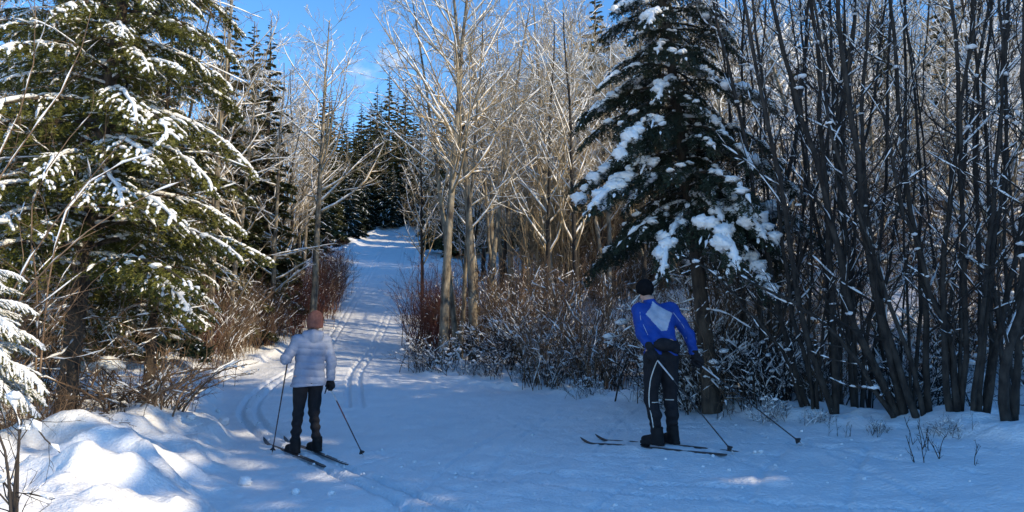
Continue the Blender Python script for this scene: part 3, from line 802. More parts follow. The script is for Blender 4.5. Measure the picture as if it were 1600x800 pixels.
scatter(16, (1150, 1640), (10.2, 12.5), [sh_drk, sh_brn, sh_drk], (0.6, 0.95), '{k} undergrowth shrub behind the alder stems', 'shrub', 'undergrowth behind the alder row', margin=1.5, mind=0.5, sink=0.05)
# --- the row of dark alders on the right: stems read off the photograph (pixel polylines) at their depths
ALD = [
 (8.9, [[(1270, 672), (1245, 600), (1215, 500), (1195, 380), (1160, 200), (1120, 40), (1090, -160)], [(1276, 672), (1268, 600), (1235, 480), (1222, 350), (1200, 180), (1175, 0), (1160, -160)], [(1262, 672), (1225, 560), (1160, 480), (1120, 430), (1060, 395)]], 'leaning dark alder clump beside the dark fir trunk'),
 (8.6, [[(1305, 676), (1305, 560), (1296, 420), (1290, 260), (1280, 100), (1250, -150)], [(1310, 676), (1270, 560), (1240, 440), (1225, 300), (1180, 120), (1150, -80)], [(1300, 676), (1318, 520), (1320, 380), (1318, 200), (1340, 0), (1350, -160)]], 'straight stemmed dark alder clump next to the leaning one'),
 (8.0, [[(1410, 688), (1380, 610), (1335, 520), (1310, 400), (1275, 250), (1230, 110), (1180, -120)], [(1418, 688), (1395, 600), (1372, 480), (1352, 380), (1335, 200), (1310, 40), (1300, -140)], [(1404, 688), (1358, 600), (1300, 520), (1240, 470), (1150, 430)]], 'dark alder clump with stems curving left and a snow topped limb'),
 (7.8, [[(1440, 692), (1425, 640), (1390, 540), (1368, 440), (1350, 300), (1345, 150), (1370, -140)], [(1448, 692), (1430, 600), (1395, 500), (1372, 430), (1330, 300), (1290, 180), (1262, -120)], [(1455, 692), (1450, 560), (1445, 450), (1420, 330), (1410, 200), (1395, 60), (1380, -150)]], 'dark alder clump of three parallel left leaning stems'),
 (7.6, [[(1490, 696), (1478, 600), (1473, 480), (1478, 360), (1500, 220), (1493, 60), (1470, -150)], [(1500, 696), (1505, 600), (1510, 480), (1505, 330), (1498, 170), (1520, 60), (1530, -140)], [(1495, 696), (1490, 560), (1452, 470), (1440, 400), (1400, 300), (1380, 170)]], 'dark alder clump with a forked upright stem'),
 (7.4, [[(1530, 700), (1535, 600), (1545, 480), (1560, 360), (1575, 200), (1570, 60), (1590, -140)], [(1522, 700), (1525, 590), (1540, 470), (1552, 330), (1562, 180), (1568, 20), (1550, -150)], [(1538, 700), (1558, 560), (1580, 440), (1610, 300), (1640, 120), (1650, -120)]], 'dark alder clump leaning right beside the forked one'),
 (7.0, [[(1585, 704), (1588, 600), (1600, 480), (1605, 300), (1598, 120), (1600, -140)], [(1578, 704), (1560, 620), (1590, 500), (1640, 380), (1680, 200), (1700, -100)]], 'dark alder clump with two splayed stems beside the right leaning one'),
 (9.6, [[(1345, 668), (1350, 560), (1372, 440), (1382, 300), (1385, 150), (1395, -40), (1400, -150)], [(1340, 668), (1335, 540), (1330, 420), (1305, 260), (1300, 100), (1292, -120)]], 'slender dark alder pair behind the alder row'),
 (10.2, [[(1200, 650), (1190, 540), (1185, 420), (1240, 240), (1260, 60), (1280, -120)], [(1205, 650), (1215, 520), (1262, 380), (1290, 220), (1330, 60), (1345, -120)]], 'slender dark alder pair close behind the dark fir'),
]
def resample(p, K):
    p = np.asarray(p, float); s = np.concatenate([[0], np.cumsum(np.linalg.norm(np.diff(p, axis=0), axis=1))])
    q_ = np.linspace(0, s[-1], K); w = s[-1] / K * 0.8
    return np.stack([sint(q_, s, p[:, i], w) for i in range(3)], 1)
lrng = np.random.default_rng(88)
SLIM = []
for i in range(14):
    bx_, dep_ = 1170 + 33 * i + lrng.uniform(-12, 12), lrng.uniform(8.3, 11.5)
    if bx_ > 1480: dep_ = lrng.uniform(7.6, 10)
    st_ = []
    for j in range(int(lrng.integers(2, 4))):
        fan = lrng.normal(-20 if bx_ < 1400 else 10, 85); bow = lrng.normal(0, 18)
        st_.append([(bx_ + lrng.uniform(-6, 6), 670)] + [(bx_ + fan * w_ ** 1.15 + bow * math.sin(3.1 * w_) + lrng.normal(0, 6), 670 - 830 * w_) for w_ in (0.15, 0.3, 0.45, 0.6, 0.8, 1.0)])
    SLIM.append((dep_, st_, 'slim dark alder clump of thin stems among the thicker alder row'))
for ci, (dep, stems, lab) in enumerate(ALD + SLIM):
    rad = (0.022, 0.045) if ci < len(ALD) else (0.014, 0.030)
    arng = np.random.default_rng(500 + ci)
    bx = at(*stems[0][0], dep)
    base = np.array([bx[0], dep, hgt(bx[0], dep)])
    t = thing('alder_clump', lab, 'tree', tuple(base), 0, 'slim alders among the alder row' if ci >= len(ALD) else None)
    tw = Buf(); sn = Buf(); SP = []; SR = []
    for si, st in enumerate(stems):
        dd = arng.normal(0, 0.5); w = np.linspace(0, 1, len(st))
        pts = np.array([at(px, py, dep + dd * w_) for (px, py), w_ in zip(st, w)])
        off = base[2] - 0.15 - pts[0, 2]; pts[:, 2] += off * (1 - w) ** 2       # stand on the snow
        P = resample(pts, 16) - base; P[0] = pts[0] - base
        P[1:, :] += arng.normal(0, 0.012, (15, 3))
        r = arng.uniform(*rad) * (1.0 if len(st) > 5 else 0.75)
        Rr = r * (1 - 0.62 * np.linspace(0, 1, 16)) * (1 + 0.2 * np.exp(-np.linspace(0, 1, 16) * 14))
        b = Buf(); tubes(b, P[None], Rr[None], 10)
        link('stem', b.mesh('alder_stem', M['bark_alder']), t)
        SP.append(P); SR.append(Rr)
    SP = np.array(SP); SR = np.array(SR)
    P1, R1 = grow(arng, SP, SR, 17 if ci < len(ALD) else 11, 0.14, 0.98, (25, 58), 0.26, 7, 0.35, 0.3, 0.40, 0.006)
    P2, R2 = grow(arng, P1, R1, 5, 0.15, 0.98, (25, 60), 0.48, 5, 0.2, 0.3, 0.6, 0.0035)
    P3, R3 = grow(arng, P2, R2, 4, 0.15, 0.98, (25, 60), 0.5, 4, 0.15, 0.3, 0.65, 0.0022)
    for a_, b_, n_ in ((P1, R1, 5), (P2, R2, 4), (P3, R3, 3)): tubes(tw, a_, b_, n_)
    stuff(link('branches', tw.mesh('alder_branches', M['twig_dark']), t))
    snow_on(sn, arng, SP, SR, 0.26, 0.014, 7, 0.22, up=0.85, sub=4)
    snow_on(sn, arng, P1, R1, 0.42, 0.010, 5, 0.40, sub=3); snow_on(sn, arng, P2, R2, 0.30, 0.007, 4, 0.45)
    m = 10; i_ = arng.integers(0, len(P1), m); c_ = P1[i_, arng.integers(0, 3, m)]; rr = arng.uniform(0.015, 0.042, m)
    lumps(sn, arng, c_ + ZUP * 0.02, np.stack([rr * 1.5, rr, rr * 0.55], 1), 0, 0.3)
    stuff(link('snow', sn.mesh('alder_snow', M['bsnow']), t))

# --- trees right of and behind the camera that throw the shade over the near trail
STAND = [(4.5, 12.4, 1.16, 1)] + [(5.4 + 0.95 * i + 0.3 * math.sin(7 * i), 12.0 + 1.3 * (i % 3) + 0.5 * math.sin(5 * i), (1.18 if i < 1 else 1.24 if i < 2 else 1.42 if i < 5 else 1.6), i % 3) for i in range(9)] + [(5.9 + 1.3 * i, 17.5 + 1.2 * (i % 2), 1.42 if i < 3 else 1.65, (i + 1) % 3) for i in range(6)] + [(7.0 + 1.5 * i, 22 + 0.8 * (i % 2), 1.75, i % 2) for i in range(4)]
for i, (u, v, s, k) in enumerate(STAND):
    p = vdir * v + udir * u
    put((con_a, con_b, con_c)[k], on_ground(p[0], p[1], -0.1), i * 2.1, s, '{k} spruce of the stand right of the near trail', 'conifer', 'spruces shading the near trail')

# --- left foreground: brush, twigs, snow clods
brush = shrub('brush_pile', 61, 0.55, 60, 1.5, 'twig_brown', 6, 4, 0.15, 0.01, r=0.006, arch=0.7)
g = at(60, 612, 7.9); put(brush, on_ground(g[0], 7.9, -0.05), 0.4, 0.95, 'tangled pile of brown brush at the foot of the leaning fir', 'brush')
tang = shrub('dead_branch_tangle', 62, 0.62, 30, 1.7, 'twig_brown', 6, 4, 0.3, 0.014, r=0.009, arch=0.55)
g = at(255, 545, 10.2); put(tang, on_ground(g[0], 10.2, 0.0), 1.0, 1.15, 'dark tangle of low dead branches under the smaller fir', 'brush')
g = at(185, 545, 9.6); put(tang, on_ground(g[0], 9.6, 0.0), 2.6, 1.45, 'tall tangle of dead branches carrying a round snow cap', 'brush')
for i, (px, py, d, s) in enumerate([(-40, 420, 7.6, .9), (55, 440, 9.6, .85)]):
    g = at(px, py, d); put(sh_brn, on_ground(g[0], d, -0.05), i * 1.1, s, 'bare brown shrub in front of the left firs', 'shrub', 'bare shrubs in front of the left firs')
def twig_plant(name, label, base, lines, r=0.009, seed=0, cover=0.4, snow=True, thick=0.02, n2=6, matn='twig_dark', lumps_at=()):
    """A bare plant whose main stems are given as world polylines."""
    trng = np.random.default_rng(seed)
    t = thing(name, label, 'shrub', tuple(base))
    P = np.array([resample(np.array(l_), 10) for l_ in lines]) - np.asarray(base)
    Rr = r * (1 - 0.7 * np.linspace(0, 1, 10))[None] * np.ones((len(P), 1))
    b = Buf(); tubes(b, P, Rr, 6); link('stems', b.mesh('twig_stems', M[matn]), t)
    P2, R2 = grow(trng, P, Rr, n2, 0.2, 0.98, (25, 60), 0.4, 5, 0.05, 0.35, 0.6, 0.002)
    P3, R3 = grow(trng, P2, R2, 3, 0.2, 0.98, (25, 60), 0.45, 4, 0.05, 0.35, 0.6, 0.0015)
    b = Buf(); tubes(b, P2, R2, 4); tubes(b, P3, R3, 3); stuff(link('twigs', b.mesh('plant_twigs', M[matn]), t))
    s = Buf()
    if snow: snow_on(s, trng, P, Rr, cover, thick, 7, 0.15, sub=3); snow_on(s, trng, P2, R2, cover * 0.7, thick * 0.5, 5, 0.3)
    for (px, py, d, rr) in lumps_at: lumps(s, trng, (at(px, py, d) - np.asarray(base))[None], np.array([[rr * 1.4, rr, rr * 0.75]]), 0, 0.3, hi=True)
    if s.v: stuff(link('snow', s.mesh('plant_snow', M['bsnow']), t))
    return t
g = at(28, 830, 4.0); base = np.array(on_ground(g[0], 4.0))
base0 = base.copy(); base0[2] -= 0.1
def PL(d, *pp): return [at(px, py, d) for px, py in pp]
twig_plant('twiggy_shrub', 'bare dark twigs with snow caps hanging over the sunlit snow bank', base0,
  [[base0] + PL(4.0, (22, 745), (32, 700), (28, 640), (0, 600)), [base0] + PL(4.05, (30, 640), (45, 640), (60, 680), (100, 712)),
   [base0] + PL(4.1, (20, 760), (-20, 740), (-60, 720)), [base0] + PL(4.0, (20, 765), (60, 775), (90, 780)), [base0] + PL(3.9, (10, 700), (-20, 640), (-60, 560))], 0.010, 3, 0.4, lumps_at=[(5, 742, 4.0, .045), (42, 668, 4.05, .022), (22, 618, 4.0, .03)])
# thin bare stems arching in front of the left firs
for i, (d, pts, lab) in enumerate([(7.2, [(-40, 560), (0, 490), (60, 380), (130, 290), (205, 205)], 'long thin pale stem crossing in front of the left fir'), (7.5, [(60, 560), (60, 440), (40, 330), (85, 240), (150, 170)], 'thin forked bare sapling in front of the left fir'), (7.8, [(-50, 560), (-30, 300), (50, 140), (60, 20), (45, -60)], 'tall curved bare sapling before the left fir')]):
    P = [at(px, py, d) for px, py in pts]; b_ = np.array(on_ground(P[0][0], d)); P[0] = b_ - ZUP * 0.1
    twig_plant('bare_sapling', lab, b_, [P, [P[0], P[1] + [0.1, 0, 0.1], P[2] + [0.35, 0.1, 0.1], P[3] + [0.5, 0.1, -0.1], P[4] + [0.6, 0.2, -0.4]]], 0.012, 20 + i, 0.5, thick=0.012, n2=9, matn='twig_brown')
# little weeds on the bank and at the trail edge
weed = shrub('weed_stems', 71, 0.34, 9, 0.5, 'twig_dark', 3, 2, 0.1, 0.006, r=0.003)
for i, (px, py) in enumerate([(205, 640), (240, 628), (265, 618), (185, 650), (215, 600), (285, 640), (320, 590), (345, 575), (360, 568), (300, 560), (380, 545), (372, 520), (1450, 712), (1345, 682), (1140, 650)]):
    g = gpt(px, py); put(weed, (g[0], g[1], g[2] - 0.02), i * 1.3, 1.5 if i == 6 else rng.uniform(0.5, 1.0), 'sparse dark weed stems poking out of the snow', 'weed', 'weeds in the snow')
crng = np.random.default_rng(9)
for (px, py, rr, lab) in [(349, 660, .075, 'large white snow clod on the left berm'), (341, 642, .04, 'snow knob above the large clod on the berm'), (298, 655, .05, 'snow clod at the end of the lit drift'), (383, 752, .06, 'snow lump on the edge of the sunlit bank'), (462, 770, .035, 'small snow crumb on the near trail by the bank'), (518, 772, .032, 'small snow crumb beside the ski tracks')]:
    g = gpt(px, py + rr * 60); b = Buf()
    lumps(b, crng, [[0, 0, rr * 0.55]], [[rr * 1.15, rr, rr * 0.85]], 0, 0.3, hi=True)
    o = link('snow_clod', b.mesh('snow_clod', M['bsnow'])); o.location = tuple(g); tag(o, lab, 'snow clod')
b = Buf(); m_ = 170; tl = smooth_line(TRACK_A)                      # loose crumbs thrown up along the track and by the poles
cx_ = np.concatenate([tl[crng.integers(8, 40, 90), 0] + crng.normal(0, 0.28, 90), crng.uniform(-2, 3.4, m_ - 90)]); cy_ = np.concatenate([np.interp(cx_[:90], tl[40:7:-1, 0], tl[40:7:-1, 1]) + crng.normal(0, 0.2, 90), crng.uniform(5.4, 9.5, m_ - 90)])
rr_ = crng.uniform(0.006, 0.020, m_) * crng.uniform(0.5, 1.2, m_)
lumps(b, crng, np.stack([cx_, cy_, height(cx_, cy_) + rr_ * 0.3], 1), np.stack([rr_ * 1.3, rr_, rr_ * 0.8], 1), 0, 0.3)
o = link('snow_crumbs', b.mesh('snow_crumbs', M['bsnow'])); tag(o, 'loose snow crumbs scattered over the near trail', 'snow', None, 'stuff')
b = Buf(); g = at(173, 486, 9.6); gz = hgt(g[0], 9.6)
lumps(b, crng, [[0, 0, .66], [-.13, .05, .62], [.12, -.04, .61]], [[.17, .14, .075], [.13, .11, .06], [.11, .1, .05]], 0, 0.45, hi=True)
o = link('snow_clump', b.mesh('snow_clump', M['bsnow'])); o.location = (g[0], 9.6, gz); tag(o, 'round white snow cap resting on the dead branch tangle', 'snow clump')

# ------------------------------------------------------------------ people: smooth bodies from distance fields
def surface_nets(fn, lo, hi, h):
    lo = np.asarray(lo, float); hi = np.asarray(hi, float)
    n = np.ceil((hi - lo) / h).astype(int) + 1
    g = np.stack(np.meshgrid(*[lo[i] + h * np.arange(n[i]) for i in range(3)], indexing='ij'), -1)
    val = fn(g.reshape(-1, 3)).reshape(n)
    ins = val < 0
    c = [(i, j, k) for i in (0, 1) for j in (0, 1) for k in (0, 1)]
    sl = lambda a, o: a[o[0]:n[0] - 1 + o[0], o[1]:n[1] - 1 + o[1], o[2]:n[2] - 1 + o[2]]
    S = sum(sl(ins, o).astype(np.int8) for o in c)
    act = (S > 0) & (S < 8)
    acc = np.zeros(act.shape + (3,)); cnt = np.zeros(act.shape)
    for a in c:
        for ax in range(3):
            if a[ax]: continue
            b = list(a); b[ax] = 1; b = tuple(b)
            va, vb = sl(val, a), sl(val, b); m = (va < 0) != (vb < 0)
            t = np.where(m, va / np.where(m, va - vb, 1), 0)
            for q in range(3): acc[..., q] += np.where(m, a[q] + (t if q == ax else 0), 0)
            cnt += m
    idx = -np.ones(act.shape, int); idx[act] = np.arange(act.sum())
    cell = np.argwhere(act)
    V = lo + h * (cell + acc[act] / cnt[act][:, None])
    Q = []
    for ax in range(3):
        u, v = (ax + 1) % 3, (ax + 2) % 3
        s0 = [slice(None)] * 3; s1 = [slice(None)] * 3; s0[ax] = slice(0, -1); s1[ax] = slice(1, None)
        a, b = ins[tuple(s0)], ins[tuple(s1)]
        e = np.argwhere(a != b)
        e = e[(e[:, u] > 0) & (e[:, v] > 0) & (e[:, u] < n[u] - 1) & (e[:, v] < n[v] - 1)]
        flip = a[tuple(e.T)]
        def cellid(du, dv):
            q = e.copy(); q[:, u] -= du; q[:, v] -= dv; return idx[tuple(q.T)]
        f = np.stack([cellid(1, 1), cellid(0, 1), cellid(0, 0), cellid(1, 0)], 1)
        f[~flip] = f[~flip][:, ::-1]
        Q.append(f)
    return V, np.concatenate(Q)
def rc(p, a, b, r1, r2):
    a = np.asarray(a, float); b = np.asarray(b, float); ab = b - a
    t = np.clip(((p - a) @ ab) / (ab @ ab + 1e-12), 0, 1)
    return np.linalg.norm(p - a - t[:, None] * ab, axis=1) - (r1 + (r2 - r1) * t)
def ell(p, c, r):
    r = np.asarray(r, float); q = (p - np.asarray(c)) / r
    k = np.linalg.norm(q, axis=1)
    return (k - 1) * r.min() * np.clip(k, 0.3, 1) ** 0.2
def smin(ds, k=0.03):
    d = ds[0]
    for e in ds[1:]:
        h = np.clip(0.5 + 0.5 * (e - d) / k, 0, 1)
        d = e * (1 - h) + d * h - k * h * (1 - h)
    return d
def chain(p, pts, rs, k=0.02):
    return smin([rc(p, pts[i], pts[i + 1], rs[i], rs[i + 1]) for i in range(len(pts) - 1)], k)
def n3(p, f, s): return vnoise(p[:, 0] * f + p[:, 2] * 0.37 * f, p[:, 1] * f + p[:, 2] * 0.93 * f, s) - 0.5
def sdf_part(name, fn, lo, hi, h, mats, parent, classify=None, kind=None):
    V, Q = surface_nets(fn, lo, hi, h)
    b = Buf(); b.add(V, Q)
    if classify is not None: b.m = [classify(V[Q].mean(1)).astype(np.int32)]
    o = link(name, b.mesh(name, mats), parent)
    return o

MP = {}
MP['skin'] = mat('skin', (0.52, 0.32, 0.24), (0.48, 0.28, 0.21), 20, 0.5)
MP['hair'] = mat('hair', (0.07, 0.045, 0.03), None, 60, 0.6)
MP['puffer'] = mat('lilac_white_nylon', (0.24, 0.285, 0.39), (0.205, 0.245, 0.345), 5, 0.5, 0.25, 70, 0.4)
MP['blackcloth'] = mat('black_cloth', (0.012, 0.012, 0.015), (0.018, 0.018, 0.022), 15, 0.8, 0.4, 90, 0.2)
MP['hat'] = mat('rust_knit', (0.27, 0.125, 0.10), (0.20, 0.09, 0.072), 25, 0.9, 0.9, 140, 0.1)
MP['hatdk'] = mat('black_knit', (0.010, 0.010, 0.012), None, 25, 0.95, 0.6, 140, 0.1)
MP['boot'] = mat('boot_black', (0.008, 0.008, 0.009), (0.014, 0.014, 0.016), 12, 0.7, 0.3, 40, 0.2)
MP['blue'] = mat('blue_jersey', (0.008, 0.052, 0.30), (0.006, 0.04, 0.24), 8, 0.6, 0.25, 60, 0.25)
MP['panel'] = mat('pale_panel', (0.40, 0.47, 0.60), None, 8, 0.6, 0.2, 60, 0.25)
MP['white'] = mat('white_piping', (0.75, 0.73, 0.68), None, 8, 0.5)
MP['silver'] = mat('silver_shaft', (0.55, 0.56, 0.58), None, 8, 0.35, spec=0.6)
MP['shaft'] = mat('black_shaft', (0.015, 0.015, 0.017), None, 8, 0.35, spec=0.5)
MP['redshaft'] = mat('dark_red_shaft', (0.055, 0.012, 0.018), (0.02, 0.012, 0.014), 6, 0.35, spec=0.5, stretch=(1, 1, 3))
MP['ski'] = mat('black_ski', (0.018, 0.018, 0.022), (0.04, 0.04, 0.045), 4, 0.35, spec=0.5)

def head_fn(p, c, fwd, rx=0.073, rz=0.112):
    """Skull, jaw, nose, brow, ears, mouth of a head centred at c looking along fwd."""
    c = np.asarray(c, float); f = np.asarray(fwd, float); f = f / np.linalg.norm(f); r = np.cross(f, ZUP); r /= np.linalg.norm(r); u = np.cross(r, f)
    q = np.stack([(p - c) @ r, (p - c) @ f, (p - c) @ u], 1)
    d = smin([ell(q, (0, -0.008, 0.02), (rx, 0.093, 0.092)), ell(q, (0, 0.022, -0.048), (0.055, 0.066, 0.062))], 0.03)
    d = smin([d, rc(q, (0, 0.088, 0.005), (0, 0.108, -0.028), 0.008, 0.014)], 0.012)           # nose
    d = smin([d, rc(q, (-0.035, 0.078, 0.018), (0.035, 0.078, 0.018), 0.010, 0.010)], 0.012)   # brow
    for s in (-1, 1):
        d = smin([d, ell(q, (s * (rx + 0.004), -0.005, -0.012), (0.009, 0.022, 0.032))], 0.008)  # ears
        d = -smin([-d, -(-(-ell(q, (s * 0.030, 0.088, 0.002), (0.014, 0.012, 0.008))))], 0.008)  # eye hollows
    d = smin([d, rc(q, (-0.018, 0.083, -0.058), (0.018, 0.083, -0.058), 0.007, 0.007)], 0.006)   # lips
    return d

def hand_fn(p, P, axis, back, wrist, scale=1.0, grow_=0.0):
    """A gloved or bare hand closed round a grip at P whose axis is 'axis'; knuckles on the 'back' side."""
    a = np.asarray(axis, float); a /= np.linalg.norm(a); b = np.asarray(back, float); b -= a * (a @ b); b /= np.linalg.norm(b); s = np.cross(a, b)
    P = np.asarray(P, float); k = scale
    palm = [rc(p, P + b * 0.034 * k + a * 0.032 * k + s * 0.008 * k, P + b * 0.034 * k - a * 0.030 * k + s * 0.004 * k, 0.022 + grow_, 0.022 + grow_), rc(p, P + b * 0.036 * k, wrist, 0.030 + grow_, 0.030 + grow_)]
    d = smin(palm, 0.02)
    for i, l in enumerate((0.94, 1.04, 1.0, 0.84)):
        o = a * (0.036 - 0.0245 * i) * k
        pts = [P + o + b * 0.040 * k + s * 0.012 * k, P + o + b * 0.016 * k + s * 0.034 * k * l, P + o - b * 0.022 * k + s * 0.026 * k * l, P + o - b * 0.032 * k * l - s * 0.004 * k]
        d = smin([d, chain(p, pts, [0.0115 + grow_, 0.011 + grow_, 0.010 + grow_, 0.009 + grow_], 0.006)], 0.004)
    th = [P + b * 0.030 * k - s * 0.012 * k - a * 0.01 * k, P + b * 0.005 * k - s * 0.032 * k + a * 0.018 * k, P - b * 0.024 * k - s * 0.014 * k + a * 0.034 * k]
    return smin([d, chain(p, th, [0.014 + grow_, 0.012 + grow_, 0.0105 + grow_], 0.006)], 0.006)

def boot_fn(p, ank, f, hi=0.16):
    f = np.asarray(f, float); f /= np.linalg.norm(f); a = np.asarray(ank, float); g = a * [1, 1, 0]
    d = chain(p, [g + ZUP * hi - f * 0.02, g + ZUP * 0.10 - f * 0.02, g + ZUP * 0.055], [0.058, 0.054, 0.052], 0.03)
    d = smin([d, rc(p, g + ZUP * 0.045 - f * 0.05, g + ZUP * 0.042 + f * 0.16, 0.044, 0.036), rc(p, g + ZUP * 0.075 + f * 0.02, g + ZUP * 0.045 + f * 0.13, 0.045, 0.036)], 0.025)
    sole = np.maximum(rc(p * [1, 1, 0], g - f * 0.06, g + f * 0.17, 0.041, 0.040), np.abs(p[:, 2] - 0.012) - 0.014)
    d = np.minimum(np.maximum(d, 0.006 - p[:, 2]), sole)
    return np.maximum(d, p[:, 2] - hi)

def tube_line(name, pts, rs, mt, parent, n=8):
    b = Buf(); tubes(b, np.array(pts, float)[None], np.array(rs, float)[None], n)
    return link(name, b.mesh(name, mt), parent)
def ring_lathe(buf, axis_p, axis, prof, n=16):
    a = np.asarray(axis, float); a /= np.linalg.norm(a); r = np.cross(a, [1.0, 0, 0] if abs(a[0]) < .8 else [0, 1.0, 0]); r /= np.linalg.norm(r); s = np.cross(a, r)
    th = np.arange(n) * 2 * math.pi / n
    V = np.array([np.asarray(axis_p) + a * z + q * (r * np.cos(t) + s * np.sin(t)) for z, q in prof for t in th])
    m = len(prof); Fq = [(i * n + j, i * n + (j + 1) % n, (i + 1) * n + (j + 1) % n, (i + 1) * n + j) for i in range(m - 1) for j in range(n)]
    buf.add(V, np.array(Fq))
def ski_pole(label, top, tip, upper, lower, split, group):
    """Shaft from the grip to the tip, world positions."""
    top = np.asarray(top, float); tip = np.asarray(tip, float); ax = (top - tip) / np.linalg.norm(top - tip); L_ = np.linalg.norm(top - tip)
    t = thing('ski_pole', label, 'ski pole', tuple(tip), 0, group)
    q = lambda s: ax * s
    tube_line('lower_shaft', [q(0.02), q(L_ * split)], [0.0065, 0.008], lower, t)
    tube_line('upper_shaft', [q(L_ * split - 0.002), q(L_ - 0.02)], [0.0082, 0.0092], upper, t)
    b = Buf(); ring_lathe(b, (0, 0, 0), ax, [(L_ - 0.13, 0.009), (L_ - 0.125, 0.0135), (L_ - 0.07, 0.0125), (L_ - 0.03, 0.0145), (L_ + 0.02, 0.016), (L_ + 0.035, 0.012), (L_ + 0.04, 0.001)])
    link('grip', b.mesh('grip', MP['blackcloth']), t)
    sd = np.cross(ax, [0, 1.0, 0]); th = np.linspace(0, 2 * math.pi, 14)
    tube_line('strap', [q(L_ - 0.02) + sd * 0.025 * (1 - math.cos(v)) - ZUP * 0.055 * (1 - math.cos(v)) * 0.9 + np.array([0, 1, 0]) * 0.02 * math.sin(v) for v in th], [0.0045] * 14, MP['blackcloth'], t, 5)
    b = Buf(); ring_lathe(b, (0, 0, 0), ax, [(0.085, 0.008), (0.075, 0.012), (0.055, 0.030), (0.048, 0.034), (0.043, 0.033), (0.05, 0.022), (0.045, 0.009), (0.03, 0.0085)])
    link('basket', b.mesh('basket', MP['shaft']), t)
    b = Buf(); ring_lathe(b, (0, 0, 0), ax, [(0.05, 0.0075), (0.0, 0.005), (-0.03, 0.002), (-0.032, 0.0002)]); link('tip', b.mesh('tip', MP['silver']), t)
    return t
def ski(label, foot, f, front, back, group):
    """A narrow cross country ski lying on the snow through the point 'foot' (world x, y)."""
    f = np.asarray(f, float)[:2]; f /= np.linalg.norm(f); s = np.array([f[1], -f[0]])
    K = 44; u = np.linspace(-back, front, K)
    x = foot[0] + f[0] * u; y = foot[1] + f[1] * u
    hs = height(x, y, True); z = np.polyval(np.polyfit(u, hs, 3), u) + 0.004
    z0 = hgt(foot[0], foot[1]); z = z - np.interp(0, u, z) + z0 - 0.013
    z = np.maximum(z, hs - 0.017)
    tip = np.clip((u - (front - 0.22)) / 0.22, 0, 1); z = z + 0.075 * tip ** 2.0
    hw = 0.0235 * np.where(tip > 0.55, np.sqrt(np.clip(1 - ((tip - 0.55) / 0.45) ** 2, 0.01, 1)), 1) * np.clip((u + back) / 0.03 + 0.5, 0.5, 1)
    th = 0.013 * (1 - 0.6 * tip); V = []
    for i in range(K):
        c = np.array([x[i], y[i], z[i]]); sd = np.array([s[0], s[1], 0]) * hw[i]
        V += [c - sd, c + sd, c + sd + ZUP * th[i], c - sd + ZUP * th[i]]
    V = np.array(V); org = np.array([foot[0], foot[1], z0])
    Fq = [(4 * i + j, 4 * i + (j + 1) % 4, 4 * i + 4 + (j + 1) % 4, 4 * i + 4 + j) for i in range(K - 1) for j in range(4)] + [(0, 3, 2, 1), (4 * K - 4, 4 * K - 3, 4 * K - 2, 4 * K - 1)]
    t = thing('cross_country_ski', label, 'ski', tuple(org), 0, group)
    b = Buf(); b.add(V - org, np.array(Fq)); link('blade', b.mesh('ski_blade', MP['ski'], False), t)
    zz = float(np.interp(0, u, z)) - org[2] + 0.013
    b = Buf(); F3 = np.array([f[0], f[1], 0])
    tubes(b, np.array([[F3 * 0.10 + ZUP * (zz + 0.008), F3 * 0.17 + ZUP * (zz + 0.012), F3 * 0.215 + ZUP * (zz + 0.004)]]), np.array([[0.020, 0.022, 0.008]]), 6)
    link('binding', b.mesh('ski_binding', MP['boot'], False), t)
    return t

def person_frame(x, y):
    az = math.atan2(x, y)
    ca, sa = math.cos(az), math.sin(az)
    z = hgt(x, y)
    def w(p): return np.array([x + p[0] * ca + p[1] * sa, y - p[0] * sa + p[1] * ca, z + p[2]])
    def wd(p): return np.array([p[0] * ca + p[1] * sa, -p[0] * sa + p[1] * ca, p[2] if len(p) > 2 else 0])
    return az, z, w, wd

# ------------------------------------------------------------------ the woman in the pale jacket (local frame: x right, y away from the viewer)
WX, WY = -2.44, 9.02
az, wz, W2w, W2d = person_frame(WX, WY)
FW = np.array([-0.33, 0.944, 0.0])
woman = thing('person', 'person in pale blue grey puffer jacket, rust knit hat and black trousers standing on skis', 'person', (WX, WY, wz), -az)
J = dict(aL=(-.155, 0, .09), aR=(.095, .08, .09), kL=(-.125, .05, .47), kR=(.055, .12, .47), hL=(-.09, .0, .87), hR=(.07, .05, .87),
         wa=(-.005, .03, 1.05), ch=(.01, .035, 1.27), sL=(-.145, -.005, 1.345), sR=(.17, .095, 1.345), nk=(.025, .045, 1.42), hd=(.047, .065, 1.545),
         eL=(-.285, -.05, 1.125), wL=(-.262, .14, 1.12), hLh=(-.262, .20, 1.12), eR=(.255, .055, 1.09), wR=(.245, .10, .87), hRh=(.232, .115, .79))
J = {k: np.array(v, float) for k, v in J.items()}
def w_body(p, g=0.0):
    d = smin([chain(p, [J['hL'], J['kL'], J['aL']], [.080, .052, .036]), chain(p, [J['hR'], J['kR'], J['aR']], [.080, .052, .036])], 0.03)
    for s in ('L', 'R'):
        o = (J['h' + s] - (J['hL'] + J['hR']) / 2) * 0.65
        d = smin([d, chain(p, [J['h' + s] + ZUP * 0.03, J['wa'] + o, J['ch'] + o * 1.15], [.098, .080, .095])], 0.05)
        d = smin([d, chain(p, [J['s' + s], J['e' + s], J['w' + s]], [.052, .040, .028])], 0.04)
    d = smin([d, chain(p, [J['ch'] + ZUP * 0.05, J['nk'], J['hd'] - ZUP * 0.05], [.06, .046, .048])], 0.04)
    return d
GLW = dict(L=(J['hLh'], W2d), R=(J['hRh'], W2d))
tipWL = gpt(425, 712); tipWR = gpt(568, 714)
